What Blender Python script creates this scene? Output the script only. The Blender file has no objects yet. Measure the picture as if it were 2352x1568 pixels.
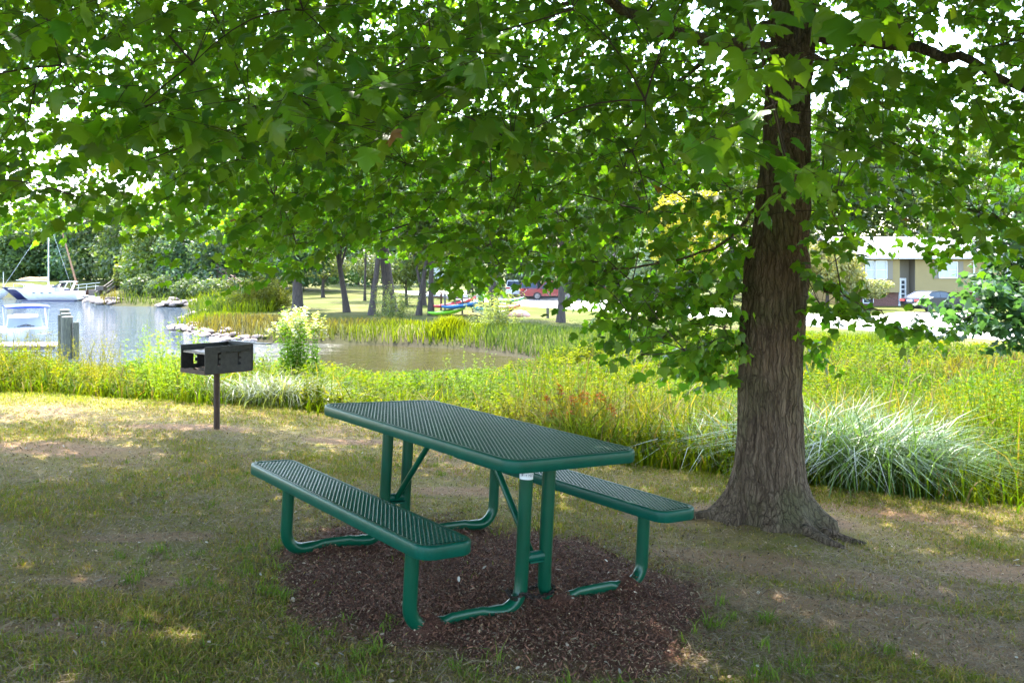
import bpy, math, random
import numpy as np
from math import sin, cos, pi, radians

# ------------------------------------------------------------------ camera, sky, sun, exposure
S = bpy.context.scene
COL = S.collection
CZ = 1.57                    # eye height above the picnic spot
FD, CX, HY = 2122.5, 1176.0, 610.7   # focal length / centre / horizon of the 2352 x 1568 view
cam_d = bpy.data.cameras.new('camera')
cam = bpy.data.objects.new('camera', cam_d)
COL.objects.link(cam)
cam.location = (0, 0, CZ)
cam.rotation_euler = (pi / 2, 0, 0)
cam_d.sensor_width = 36
cam_d.lens = 32.49
cam_d.shift_y = -0.0737
cam_d.clip_start = 0.05
cam_d.clip_end = 3000
cam_d.dof.use_dof = True
cam_d.dof.focus_distance = 6.5
cam_d.dof.aperture_fstop = 14
S.camera = cam

SUN_AZ, SUN_EL = radians(-12), radians(61)
W = bpy.data.worlds.new('World')
S.world = W
W.use_nodes = True
wn = W.node_tree.nodes
sky = wn.new('ShaderNodeTexSky')
sky.sky_type = 'NISHITA'
sky.sun_disc = False
sky.sun_elevation = SUN_EL
sky.sun_rotation = SUN_AZ
sky.air_density = 1.0
sky.dust_density = 2.0
sky.ozone_density = 1.0
wn['Background'].inputs['Strength'].default_value = 0.15
W.node_tree.links.new(sky.outputs[0], wn['Background'].inputs[0])
sl = bpy.data.lights.new('sun', 'SUN')
sun = bpy.data.objects.new('sun', sl)
COL.objects.link(sun)
sl.energy = 2.0
sl.angle = radians(0.55)
sl.color = (1.0, 0.94, 0.84)
from mathutils import Vector, Matrix
sdir = Vector((sin(SUN_AZ) * cos(SUN_EL), cos(SUN_AZ) * cos(SUN_EL), sin(SUN_EL)))
sun.rotation_euler = sdir.to_track_quat('Z', 'Y').to_euler()
S.view_settings.view_transform = 'Standard'
S.view_settings.look = 'None'
S.view_settings.gamma = 1
S.view_settings.exposure = 3.6

rng = np.random.default_rng(7)
random.seed(7)
U = rng.uniform
N = rng.normal


# ------------------------------------------------------------------ helpers
def at(u, v, d):
    return np.array(((u - CX) / FD * d, d, CZ - (v - HY) / FD * d))


def tag(o, label=None, cat=None, group=None, kind=None):
    if label: o['label'] = label
    if cat: o['category'] = cat
    if group: o['group'] = group
    if kind: o['kind'] = kind
    return o


def thing(name, label, cat, loc=(0, 0, 0), rz=0.0, group=None):
    o = bpy.data.objects.new(name, None)
    COL.objects.link(o)
    o.location = [float(c) for c in loc]
    o.rotation_euler = (0, 0, rz)
    o.empty_display_size = 0.1
    return tag(o, label, cat, group)


def link(name, me, m, parent=None):
    o = bpy.data.objects.new(name, me)
    COL.objects.link(o)
    if m is not None:
        me.materials.append(m)
    if parent is not None:
        o.parent = parent
    return o


def np_mesh(name, V, F, m, parent=None, tint=None, smooth=False, attrs=None):
    """V (n,3); F list of int arrays, each (k, size)"""
    me = bpy.data.meshes.new(name)
    V = np.ascontiguousarray(V, dtype=np.float32)
    me.vertices.add(len(V))
    me.vertices.foreach_set('co', V.ravel())
    idx = np.concatenate([f.ravel() for f in F]).astype(np.int32)
    sizes = np.concatenate([np.full(len(f), f.shape[1], np.int32) for f in F])
    starts = np.concatenate([[0], np.cumsum(sizes)[:-1]]).astype(np.int32)
    me.loops.add(len(idx))
    me.loops.foreach_set('vertex_index', idx)
    me.polygons.add(len(sizes))
    me.polygons.foreach_set('loop_start', starts)
    if smooth:
        me.polygons.foreach_set('use_smooth', np.ones(len(sizes), bool))
    me.update(calc_edges=True)
    if tint is not None:
        a = me.attributes.new('tint', 'FLOAT_COLOR', 'POINT')
        c = np.ones((len(V), 4), np.float32)
        c[:, :3] = tint
        a.data.foreach_set('color', c.ravel())
    for k, val in (attrs or {}).items():
        a = me.attributes.new(k, 'FLOAT', 'POINT')
        a.data.foreach_set('value', np.ascontiguousarray(val, np.float32))
    return link(name, me, m, parent)


class MB:
    def __init__(s):
        s.v, s.f = [], []

    def add(s, V, F):
        b = len(s.v)
        s.v += [tuple(float(c) for c in p) for p in V]
        s.f += [tuple(int(i) + b for i in f) for f in F]

    def box(s, c, d, M=None):
        x, y, z = [q / 2 for q in d]
        V = [(-x, -y, -z), (x, -y, -z), (x, y, -z), (-x, y, -z), (-x, -y, z), (x, -y, z), (x, y, z), (-x, y, z)]
        if M is not None:
            V = [tuple(np.array(M) @ np.array(p)) for p in V]
        V = [(p[0] + c[0], p[1] + c[1], p[2] + c[2]) for p in V]
        s.add(V, [(3, 2, 1, 0), (4, 5, 6, 7), (0, 1, 5, 4), (1, 2, 6, 5), (2, 3, 7, 6), (3, 0, 4, 7)])

    def bar(s, a, b, w, h=None):
        a, b = Vector([float(q) for q in a]), Vector([float(q) for q in b])
        M = (b - a).to_track_quat('X', 'Z').to_matrix()
        s.box((a + b) / 2, ((b - a).length, w, h or w), np.array(M))

    def tube(s, pts, r, n=10, cap=True, flat=None):
        """pts list; r scalar or list; flat: list of (side, up) multipliers"""
        P = [Vector([float(q) for q in p]) for p in pts]
        m = len(P)
        R = [r] * m if np.isscalar(r) else list(r)
        T = []
        for i in range(m):
            T.append((P[min(i + 1, m - 1)] - P[max(i - 1, 0)]).normalized())
        up = Vector((0, 0, 1)) if abs(T[0].z) < .9 else Vector((0, 1, 0))
        side = T[0].cross(up).normalized()
        V = []
        for i in range(m):
            side = (side - T[i] * side.dot(T[i])).normalized()
            u2 = side.cross(T[i])
            fs, fu = flat[i] if flat else (1, 1)
            for k in range(n):
                a = 2 * pi * k / n
                V.append(P[i] + side * (R[i] * fs * cos(a)) + u2 * (R[i] * fu * sin(a)))
        F = []
        for i in range(m - 1):
            for k in range(n):
                F.append((i * n + k, i * n + (k + 1) % n, (i + 1) * n + (k + 1) % n, (i + 1) * n + k))
        if cap:
            F.append(tuple(range(n))[::-1])
            F.append(tuple((m - 1) * n + k for k in range(n)))
        s.add(V, F)

    def prism(s, poly, y0, y1, ax=1):
        """extrude polygon (a,b) along axis ax from y0 to y1"""
        n = len(poly)
        def mk(p, t):
            q = [p[0], p[1]]
            q.insert(ax, t)
            return tuple(q)
        V = [mk(p, y0) for p in poly] + [mk(p, y1) for p in poly]
        F = [tuple(range(n)), tuple(range(2 * n - 1, n - 1, -1))]
        F += [(i, i + n, (i + 1) % n + n, (i + 1) % n) for i in range(n)]
        s.add(V, F)

    def loft(s, rings, closed=True, caps=True):
        n = len(rings[0])
        V = [p for r_ in rings for p in r_]
        F = []
        for i in range(len(rings) - 1):
            for k in range(n if closed else n - 1):
                F.append((i * n + k, i * n + (k + 1) % n, (i + 1) * n + (k + 1) % n, (i + 1) * n + k))
        if caps:
            F.append(tuple(range(n))[::-1])
            F.append(tuple((len(rings) - 1) * n + k for k in range(n)))
        s.add(V, F)

    def build(s, name, m, parent=None, smooth=False):
        me = bpy.data.meshes.new(name)
        me.from_pydata(s.v, [], s.f)
        import bmesh
        bm = bmesh.new()
        bm.from_mesh(me)
        bmesh.ops.recalc_face_normals(bm, faces=bm.faces)
        bm.to_mesh(me)
        bm.free()
        if smooth:
            me.polygons.foreach_set('use_smooth', [True] * len(me.polygons))
            try:
                me.set_sharp_from_angle(angle=radians(40))
            except Exception:
                pass
        me.update()
        return link(name, me, m, parent)


def copy_tree(o, parent=None):
    c = o.copy()
    COL.objects.link(c)
    if parent is not None:
        c.parent = parent
    for ch in o.children:
        copy_tree(ch, c)
    return c


# ------------------------------------------------------------------ materials
def nodes(name):
    m = bpy.data.materials.new(name)
    m.use_nodes = True
    nt = m.node_tree
    return m, nt, nt.nodes, nt.links, nt.nodes['Principled BSDF']


def noise(nt, scale, detail=4, vec=None, rough=.55, dist=0.0):
    n = nt.nodes.new('ShaderNodeTexNoise')
    n.inputs['Scale'].default_value = scale
    n.inputs['Detail'].default_value = detail
    n.inputs['Roughness'].default_value = rough
    n.inputs['Distortion'].default_value = dist
    if vec is not None:
        nt.links.new(vec, n.inputs['Vector'])
    return n


def ramp(nt, fac, a, b, c0=0.0, c1=1.0):
    r = nt.nodes.new('ShaderNodeMapRange')
    nt.links.new(fac, r.inputs[0])
    r.inputs[1].default_value, r.inputs[2].default_value = a, b
    r.inputs[3].default_value, r.inputs[4].default_value = c0, c1
    return r.outputs[0]


def mix(nt, fac, c1, c2):
    x = nt.nodes.new('ShaderNodeMix')
    x.data_type = 'RGBA'
    for i, q in ((0, fac), (6, c1), (7, c2)):
        if isinstance(q, (int, float)):
            x.inputs[i].default_value = q
        elif isinstance(q, tuple):
            x.inputs[i].default_value = (*q, 1)
        else:
            nt.links.new(q, x.inputs[i])
    return x.outputs[2]


def math_(nt, op, a, b):
    n = nt.nodes.new('ShaderNodeMath')
    n.operation = op
    for i, q in ((0, a), (1, b)):
        if isinstance(q, (int, float)):
            n.inputs[i].default_value = q
        else:
            nt.links.new(q, n.inputs[i])
    return n.outputs[0]


def coords(nt, kind='Object', sc=None):
    t = nt.nodes.new('ShaderNodeTexCoord')
    if sc is None:
        return t.outputs[kind]
    mp = nt.nodes.new('ShaderNodeMapping')
    mp.inputs['Scale'].default_value = sc
    nt.links.new(t.outputs[kind], mp.inputs[0])
    return mp.outputs[0]


def bump(nt, h, strength, dist, b):
    n = nt.nodes.new('ShaderNodeBump')
    n.inputs['Strength'].default_value = strength
    n.inputs['Distance'].default_value = dist
    nt.links.new(h, n.inputs['Height'])
    nt.links.new(n.outputs[0], b.inputs['Normal'])


def pm(name, c1, c2=None, sc=6.0, rough=.6, metal=0.0, bp=0.0, bd=.01, stretch=None, coat=0.0, spec=.5, lo=.35, hi=.65):
    m, nt, nd, lk, b = nodes(name)
    b.inputs['Roughness'].default_value = rough
    b.inputs['Metallic'].default_value = metal
    b.inputs['Specular IOR Level'].default_value = spec
    b.inputs['Coat Weight'].default_value = coat
    b.inputs['Coat Roughness'].default_value = .08
    if c2 is None:
        c2 = tuple(q * .82 for q in c1)
    n = noise(nt, sc, 5, coords(nt, 'Object', stretch))
    lk.new(mix(nt, ramp(nt, n.outputs[0], lo, hi), c1, c2), b.inputs['Base Color'])
    if bp:
        bump(nt, n.outputs[0], bp, bd, b)
    return m


def foliage(name, trans=.45, rough=.5, tb=(2.3, 2.1, .7), spec=.4):
    m, nt, nd, lk, b = nodes(name)
    a = nd.new('ShaderNodeAttribute')
    a.attribute_name = 'tint'
    b.inputs['Roughness'].default_value = rough
    b.inputs['Specular IOR Level'].default_value = spec
    lk.new(a.outputs['Color'], b.inputs['Base Color'])
    t = nd.new('ShaderNodeBsdfTranslucent')
    mm = nd.new('ShaderNodeMix')
    mm.data_type = 'RGBA'
    mm.blend_type = 'MULTIPLY'
    mm.inputs[0].default_value = 1
    lk.new(a.outputs['Color'], mm.inputs[6])
    mm.inputs[7].default_value = (*tb, 1)
    lk.new(mm.outputs[2], t.inputs[0])
    mx = nd.new('ShaderNodeMixShader')
    mx.inputs[0].default_value = trans
    lk.new(b.outputs[0], mx.inputs[1])
    lk.new(t.outputs[0], mx.inputs[2])
    lk.new(mx.outputs[0], nd['Material Output'].inputs[0])
    return m


M = {}
M['leaf'] = foliage('maple leaf', .5, .42, (2.5, 2.3, .5), .45)
M['veg'] = foliage('meadow foliage', .42, .6, (1.8, 1.75, .25), .04)
M['silver'] = foliage('glossy silver grass', .35, .36, (1.8, 1.8, .5), .38)
M['crown'] = foliage('tree foliage', .4, .5, (2.0, 1.9, .7), .4)
M['dry'] = foliage('dry plant matter', .1, .8, (1, 1, 1), .2)
M['coat'] = pm('green plastic coating', (.001, .062, .041), (.001, .052, .035), 14, .38, spec=.2, bp=.04, bd=.002)
M['lattice'] = pm('glossy green mesh coating', (.003, .072, .050), (.002, .060, .042), 14, .33, spec=.30)
M['tube'] = pm('green powder coated steel', (.001, .056, .029), (.001, .046, .024), 9, .28, spec=.3)
M['sticker'] = pm('white label', (.6, .62, .66), None, 30, .4)
M['ink'] = pm('navy ink', (.04, .045, .10), None, 30, .5)
M['chain'] = pm('rusty black chain', (.012, .010, .010), (.03, .018, .012), 60, .6, .6)
M['iron'] = pm('black grill steel', (.012, .012, .013), (.03, .028, .027), 25, .55, .2, bp=.15, bd=.002)
M['rust'] = pm('rusty brown steel post', (.030, .014, .010), (.055, .028, .018), 30, .7, .2, bp=.2, bd=.002)
M['grate'] = pm('worn steel grate', (.25, .25, .26), (.12, .11, .11), 40, .45, .7)
M['ash'] = pm('grey ash', (.20, .15, .13), (.07, .05, .045), 25, .95, bp=.6, bd=.02)
M['piling'] = pm('weathered piling wood', (.12, .115, .07), (.05, .05, .035), 5, .85, bp=.5, bd=.02, stretch=(6, 6, .6))
M['pilecap'] = pm('pale piling cap', (.32, .31, .27), None, 9, .8)
M['dockwood'] = pm('grey dock wood', (.16, .13, .11), (.08, .06, .05), 3, .85, bp=.3, stretch=(1, 8, 8))
M['dockedge'] = pm('pale dock edge', (.45, .44, .42), (.3, .29, .28), 5, .7)
M['wood'] = pm('red brown rack timber', (.10, .042, .025), (.055, .022, .014), 4, .8, stretch=(1, 6, 6))
M['greywood'] = pm('grey timber', (.13, .11, .09), (.07, .06, .05), 4, .85, stretch=(6, 6, 1))
M['white'] = pm('white gelcoat', (.78, .78, .77), (.70, .70, .70), 2, .3, coat=.3)
M['offwhite'] = pm('cream vinyl', (.62, .56, .48), (.5, .45, .38), 5, .6)
M['navy'] = pm('navy hull paint', (.02, .025, .10), None, 3, .3, coat=.4)
M['blue'] = pm('royal blue canvas', (.012, .045, .30), (.010, .035, .22), 12, .8)
M['tan'] = pm('tan canvas sail cover', (.52, .34, .19), (.42, .27, .15), 9, .85, bp=.4, bd=.03)
M['spar'] = pm('varnished wooden mast', (.30, .16, .08), (.22, .11, .05), 4, .5)
M['alu'] = pm('white aluminium mast', (.72, .74, .76), None, 4, .35, .3)
M['glass'] = pm('dark window glass', (.025, .035, .05), (.04, .055, .07), 1.5, .10, spec=.35)
M['paleglass'] = pm('window with pale blinds', (.45, .48, .50), (.38, .41, .43), 2, .15)
M['rubber'] = pm('black tyre rubber', (.015, .015, .016), None, 20, .8)
M['rim'] = pm('grey alloy wheel', (.18, .18, .20), (.1, .1, .11), 20, .35, .8)
M['carblue'] = pm('dark navy car paint', (.012, .014, .030), None, 2, .3, .2, coat=.35)
M['carred'] = pm('dark red car paint', (.17, .010, .022), None, 2, .25, .2, coat=.9)
M['carbright'] = pm('bright red car paint', (.50, .012, .012), None, 2, .3, .1, coat=.8)
M['lamp'] = pm('red tail lamp lens', (.55, .01, .015), (.35, .005, .01), 10, .2, coat=.8)
M['plate'] = pm('white number plate', (.65, .66, .68), None, 30, .4)
M['trim'] = pm('white house trim', (.70, .70, .71), None, 4, .5)
M['shutter'] = pm('grey shutter', (.20, .17, .13), None, 12, .7, stretch=(1, 1, 14))
M['roof'] = pm('pale grey shingles', (.25, .235, .24), (.19, .18, .185), 14, .9, stretch=(1, 3, 3))
M['grey'] = pm('mauve grey siding', (.20, .17, .19), (.16, .14, .15), 4, .8, stretch=(.2, .2, 14))
M['rock'] = pm('pale riprap rock', (.36, .28, .235), (.16, .12, .10), 2.2, .9, bp=.6, bd=.06)
M['bark'] = pm('grey brown bark', (.070, .052, .042), (.032, .024, .020), 6, .9, bp=.6, bd=.04, stretch=(3, 3, .5))
M['twig'] = pm('brown twig bark', (.045, .028, .020), (.028, .018, .013), 20, .85)
for k, a in (('lime', (.20, .50, .02)), ('redkayak', (.62, .06, .06)), ('pinkkayak', (.68, .42, .36)), ('bluekayak', (.03, .16, .36)), ('tealkayak', (.01, .25, .17)),
             ('ochrekayak', (.34, .12, .06)), ('salmonhull', (.50, .26, .21)), ('tealboat', (.01, .20, .24)), ('blackplastic', (.01, .01, .012))):
    M[k] = pm(k, a, tuple(q * .85 for q in a), 3, .4, coat=.3)


def siding():
    m, nt, nd, lk, b = nodes('yellow clapboard siding')
    n = noise(nt, 1.5, 3, coords(nt, 'Object'))
    lk.new(mix(nt, n.outputs[0], (.27, .20, .078), (.23, .17, .066)), b.inputs['Base Color'])
    b.inputs['Roughness'].default_value = .7
    return m


def brick():
    m, nt, nd, lk, b = nodes('red brown brick')
    t = nd.new('ShaderNodeTexBrick')
    mp = nd.new('ShaderNodeMapping')
    mp.inputs['Rotation'].default_value = (pi / 2, 0, 0)
    lk.new(coords(nt, 'Object'), mp.inputs[0])
    lk.new(mp.outputs[0], t.inputs[0])
    t.inputs['Color1'].default_value = (.14, .052, .036, 1)
    t.inputs['Color2'].default_value = (.10, .040, .028, 1)
    t.inputs['Mortar'].default_value = (.17, .12, .10, 1)
    t.inputs['Scale'].default_value = 4
    lk.new(t.outputs[0], b.inputs['Base Color'])
    b.inputs['Roughness'].default_value = .9
    return m


def bark():
    m, nt, nd, lk, b = nodes('maple bark')
    pos = coords(nt, 'Object')
    wn_ = noise(nt, 5, 4, pos)
    mv = nd.new('ShaderNodeVectorMath'); mv.operation = 'SCALE'; mv.inputs['Scale'].default_value = .10
    lk.new(wn_.outputs['Color'], mv.inputs[0])
    ad = nd.new('ShaderNodeVectorMath'); ad.operation = 'ADD'
    lk.new(pos, ad.inputs[0]); lk.new(mv.outputs[0], ad.inputs[1])
    mp = nd.new('ShaderNodeMapping'); mp.inputs['Scale'].default_value = (1, 1, .11)
    lk.new(ad.outputs[0], mp.inputs[0])
    def vor(sc):
        v = nd.new('ShaderNodeTexVoronoi'); v.feature = 'DISTANCE_TO_EDGE'
        v.inputs['Scale'].default_value = sc
        lk.new(mp.outputs[0], v.inputs['Vector'])
        return v.outputs['Distance']
    d1, d2 = vor(30), vor(68)
    cr = math_(nt, 'MULTIPLY', ramp(nt, d1, .0, .12, .42, 1), ramp(nt, d2, .0, .12, .75, 1))
    n1 = noise(nt, 30, 7, mp.outputs[0], .7)
    n2 = noise(nt, 2.6, 4, pos)
    n3 = noise(nt, 90, 4, pos, .7)
    plate = mix(nt, ramp(nt, n1.outputs[0], .35, .65), (.080, .052, .035), (.195, .142, .102))
    plate = mix(nt, ramp(nt, n2.outputs[0], .47, .63, 0, .75), plate, (.105, .098, .050))
    plate = mix(nt, ramp(nt, n3.outputs[0], .62, .75, 0, .4), plate, (.28, .23, .18))
    lk.new(mix(nt, cr, (.030, .019, .013), plate), b.inputs['Base Color'])
    b.inputs['Roughness'].default_value = .92
    b.inputs['Specular IOR Level'].default_value = .2
    h = math_(nt, 'ADD', cr, math_(nt, 'MULTIPLY', n1.outputs[0], .7))
    bump(nt, h, 1.0, .022, b)
    return m


def water_mat():
    m, nt, nd, lk, b = nodes('creek water')
    b.inputs['Roughness'].default_value = .05
    b.inputs['IOR'].default_value = 1.33
    b.inputs['Specular IOR Level'].default_value = .4
    c = coords(nt, 'Object', (.35, 1, 1))
    n1 = noise(nt, 1.1, 4, c, .6)
    n2 = noise(nt, 5, 3, c, .5)
    h = math_(nt, 'ADD', n1.outputs[0], math_(nt, 'MULTIPLY', n2.outputs[0], .35))
    sx = nd.new('ShaderNodeSeparateXYZ')
    lk.new(coords(nt, 'Object'), sx.inputs[0])
    calm = ramp(nt, math_(nt, 'ADD', sx.outputs[0], math_(nt, 'MULTIPLY', n1.outputs[0], 6)), -15, -6, 1.0, .045)
    lk.new(mix(nt, ramp(nt, sx.outputs[0], -16, -8), (.06, .085, .10), (.030, .026, .009)), b.inputs['Base Color'])  # blue-grey base of the open creek stands in for reflected sky; inlet brown
    bump(nt, math_(nt, 'MULTIPLY', h, calm), 1.0, 2.2, b)
    return m


def ground_mat():
    m, nt, nd, lk, b = nodes('lawn and earth')
    pos = coords(nt, 'Object')
    def at_(n):
        a = nd.new('ShaderNodeAttribute')
        a.attribute_name = n
        return a.outputs['Fac']
    n_big = noise(nt, .9, 5, pos, .6).outputs[0]
    n_mid = noise(nt, 4.5, 6, pos, .65).outputs[0]
    n_fin = noise(nt, 38, 6, pos, .75).outputs[0]
    n_hi = noise(nt, 130, 3, pos, .7).outputs[0]
    soil = mix(nt, n_fin, (.120, .066, .034), (.370, .235, .135))
    thatch = mix(nt, n_fin, (.125, .090, .026), (.400, .290, .120))
    green = mix(nt, n_hi, (.075, .085, .010), (.230, .220, .042))
    lawn = mix(nt, ramp(nt, n_mid, .36, .62), thatch, green)
    lawn = mix(nt, ramp(nt, math_(nt, 'ADD', math_(nt, 'MULTIPLY', n_big, .6), math_(nt, 'MULTIPLY', n_mid, .4)), .50, .62), lawn, soil)
    dirt = mix(nt, n_fin, (.165, .090, .044), (.400, .245, .135))
    dm = ramp(nt, math_(nt, 'ADD', at_('dirt'), math_(nt, 'MULTIPLY', math_(nt, 'SUBTRACT', n_mid, .5), .9)), .35, .65)
    c = mix(nt, dm, lawn, dirt)
    mul = mix(nt, n_fin, (.042, .018, .012), (.165, .075, .050))
    mm = ramp(nt, math_(nt, 'ADD', at_('mulch'), math_(nt, 'MULTIPLY', math_(nt, 'SUBTRACT', n_mid, .5), 1.3)), .28, .72)
    c = mix(nt, mm, c, mul)
    far = mix(nt, n_big, (.042, .060, .004), (.064, .072, .008))
    far = mix(nt, ramp(nt, noise(nt, .25, 4, pos).outputs[0], .5, .7, 0, .5), far, (.20, .16, .07))
    c = mix(nt, at_('far'), c, far)
    mud = mix(nt, n_mid, (.018, .016, .007), (.036, .031, .013))
    c = mix(nt, at_('mud'), c, mud)
    lk.new(c, b.inputs['Base Color'])
    b.inputs['Roughness'].default_value = .95
    b.inputs['Specular IOR Level'].default_value = .15
    bump(nt, math_(nt, 'ADD', n_fin, math_(nt, 'MULTIPLY', n_hi, .5)), .8, .02, b)
    return m


M['siding'], M['brick'], M['maplebark'], M['water'], M['ground'] = siding(), brick(), bark(), water_mat(), ground_mat()
M['concrete'] = pm('pale concrete road', (.62, .60, .56), (.54, .52, .49), .6, .9)
M['asphalt'] = pm('worn grey parking asphalt', (.30, .29, .28), (.24, .23, .22), .8, .9)

# ------------------------------------------------------------------ terrain
WATER = -2.63
WPOLY = np.array([(-400, 20), (-60, 25), (-30, 28), (-14, 30.5), (-8, 34), (-4.7, 35.3), (0, 36.3), (1.6, 40.5), (-2.6, 46.8), (-6, 48.6), (-10.4, 50.2), (-14, 50.4),
                  (-18, 55), (-22.5, 60.5), (-21.5, 66), (-25.5, 72), (-28, 82), (-33, 93), (-44, 99), (-50, 110), (-58, 122), (-120, 132), (-400, 140)])


def sdf(x, y):
    x, y = np.asarray(x, float), np.asarray(y, float)
    P, Q = WPOLY, np.roll(WPOLY, -1, 0)
    best = np.full(x.shape, 1e9)
    ins = np.zeros(x.shape, bool)
    for (ax, ay), (bx, by) in zip(P, Q):
        dx, dy = bx - ax, by - ay
        t = np.clip(((x - ax) * dx + (y - ay) * dy) / (dx * dx + dy * dy), 0, 1)
        best = np.minimum(best, np.hypot(x - ax - t * dx, y - ay - t * dy))
        c = ((ay > y) != (by > y))
        with np.errstate(divide='ignore', invalid='ignore'):
            xi = (bx - ax) * (y - ay) / (by - ay + 1e-12) + ax
        ins ^= c & (x < xi)
    return np.where(ins, -best, best)


EX = np.array([-14, -9, -5.8, -2.7, -1.0, 1.17, 2.5, 3.83, 6, 14])
EY = np.array([11.5, 10.8, 10.45, 10.5, 9.3, 7.75, 7.2, 6.85, 6.2, 5.0])


def edge(x):
    return np.interp(x, EX, EY)


def wob(x, y, f, seed):
    r = np.random.default_rng(seed)
    out = 0
    for k in range(5):
        a, b, c = r.uniform(0, 2 * pi, 3)
        out = out + np.sin(f * (x * cos(a) + y * sin(a)) * (1 + .35 * k) + c) / (1 + .5 * k)
    return out / 2.2


def ss(a, b, t):
    t = np.clip((t - a) / (b - a), 0, 1)
    return t * t * (3 - 2 * t)


TC, TY = np.array((-.286, 4.712)), radians(126.45)     # table centre and heading
tl = np.array((cos(TY), sin(TY)))
tw = np.array((-sin(TY), cos(TY)))


def mulchmask(x, y):
    dx, dy = x - TC[0], y - TC[1]
    a, b = dx * tl[0] + dy * tl[1], dx * tw[0] + dy * tw[1]
    r = np.sqrt(((a + .16) / 1.24) ** 2 + ((b + .02) / 1.06) ** 2)
    return 1 - ss(.55, 1.30, r + .20 * wob(x, y, 2.6, 3) + .10 * wob(x, y, 9, 4))


def plane(x, y):
    xc = np.clip(x, -10, 10)
    yc = np.clip(y, -6, 12)
    return -.048 * (xc + .286) - .025 * (yc - 4.71)


def height(x, y):
    x, y = np.asarray(x, float), np.asarray(y, float)
    e = edge(x)
    s = np.maximum(0, y - e)
    near = plane(x, np.minimum(y, e)) - .125 * s - .05 * ss(0, 1, s)
    q = x / np.maximum(y, 1)
    floor = -2.56 + (.81) * ss(.04, .20, q)
    near = np.maximum(near, floor)
    far = -1.73 + .008 * np.maximum(0, y - 110) + 2.5 * ss(140, 220, y) * ss(-8, -40, x) + 1.3 * ss(85, 135, y) * ss(-18, -30, x)
    far = np.where(x < -18, far - .35 * ss(-18, -26, x), far)
    k = np.maximum(ss(37, 44, y), ss(14, 30, x) * ss(26, 40, y))
    L = near * (1 - k) + far * k
    d = sdf(x, y)
    slope = .13 + .25 * ss(38, 46, y)
    h = np.minimum(L, WATER + .05 + slope * np.maximum(d, 0))
    h = np.where(d < 0, WATER - np.minimum(1.0, .35 * -d) + .0, h)
    h = h + .012 * mulchmask(x, y) + .012 * wob(x, y, 2.2, 5) * (y < 30) + .006 * wob(x, y, 9, 6) * (y < 14)
    for a, b, hh_, r_ in ((-.63, .555, .085, .06), (-.64, -.14, .08, .06), (-.63, -.60, .085, .06), (.655, .40, .03, .10), (.655, -.42, .03, .1)):
        px, py = TC[0] + tl[0] * a + tw[0] * b, TC[1] + tl[1] * a + tw[1] * b
        h = h + hh_ * np.exp(-((x - px) ** 2 + (y - py) ** 2) / r_ ** 2)
    tr = np.hypot(x - 1.67, y - 6.05)
    h = h + .09 * np.exp(-(tr / .55) ** 2)
    gr = np.hypot(x + 2.76, y - 8.6)
    h = h + .02 * np.exp(-(gr / .6) ** 2)
    return h


def H1(x, y):
    return float(height(np.array([x]), np.array([y]))[0])


def axis_(a, b, st, lim0, lim1, g=1.12):
    c = list(np.arange(a, b, st))
    s, x = st, b
    while x < lim1:
        c.append(x)
        s *= g
        x += s
    c.append(lim1)
    s, x, lo = st, a, []
    while x > lim0:
        s *= g
        x -= s
        lo.append(x)
    return np.array(lo[::-1] + c)


gx = axis_(-5.5, 5.5, .06, -900, 900, 1.07)
gy = axis_(2.2, 10.5, .06, -300, 1500, 1.06)
GX, GY = np.meshgrid(gx, gy)
fx, fy = GX.ravel(), GY.ravel()
gz = height(fx, fy)
nx, ny = len(gx), len(gy)
ii = (np.arange(ny - 1)[:, None] * nx + np.arange(nx - 1)[None, :]).ravel()
quads = np.stack([ii, ii + 1, ii + nx + 1, ii + nx], 1)
sd = sdf(fx, fy)
es = fy - edge(fx)


def blob(x, y, u, v, rx, ry, rot=0):
    """soft ellipse on the ground round the point the pixel (u, v) looks at"""
    d = 1.466 / max(.02, (v - HY) / FD + .048 * (u - CX) / FD * -1 - .025)
    px, py = (u - CX) / FD * d, d
    a, b = (x - px) * cos(rot) + (y - py) * sin(rot), -(x - px) * sin(rot) + (y - py) * cos(rot)
    return np.exp(-((a / rx) ** 2 + (b / ry) ** 2))


def dirtmask(x, y):
    m = np.zeros(np.shape(x))
    for u, v, rx, ry, ro in ((430, 985, .8, .28, 0), (120, 1030, 1.0, .35, 0), (1700, 1290, .75, .28, -.3), (2000, 1340, .7, .3, -.35), (2150, 1430, .8, .22, -.3), (1650, 1060, .6, .35, 0),
                             (2050, 1180, .8, .22, -.25), (820, 1015, .6, .2, 0), (250, 1330, .5, .12, 0), (2300, 1320, .4, .3, 0), (1750, 1200, .9, .4, 0), (1900, 1400, .8, .25, -.3), (2120, 1470, .8, .2, -.3), (2260, 1530, .5, .12, -.3), (1720, 1390, .5, .2, -.2), (150, 1450, .5, .12, 0), (350, 1230, .5, .12, .2), (1050, 1130, .5, .2, 0)):
        m = np.maximum(m, blob(x, y, u, v, rx, ry, ro))
    return m


go = np_mesh('ground', np.stack([fx, fy, gz], 1), [quads], M['ground'], smooth=True,
             attrs={'mulch': mulchmask(fx, fy), 'dirt': dirtmask(fx, fy) * .9,
                    'far': ss(36, 42, fy),
                    'mud': np.maximum(ss(.1, .9, es) * (1 - ss(36, 40, fy)), 1 - ss(.4, 2.5, sd))})
tag(go, kind='structure')
wm = MB()
wm.add([(-900, 10, WATER), (60, 10, WATER), (60, 300, WATER), (-900, 300, WATER)], [(0, 1, 2, 3)])
tag(wm.build('water', M['water']), kind='structure')


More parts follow.
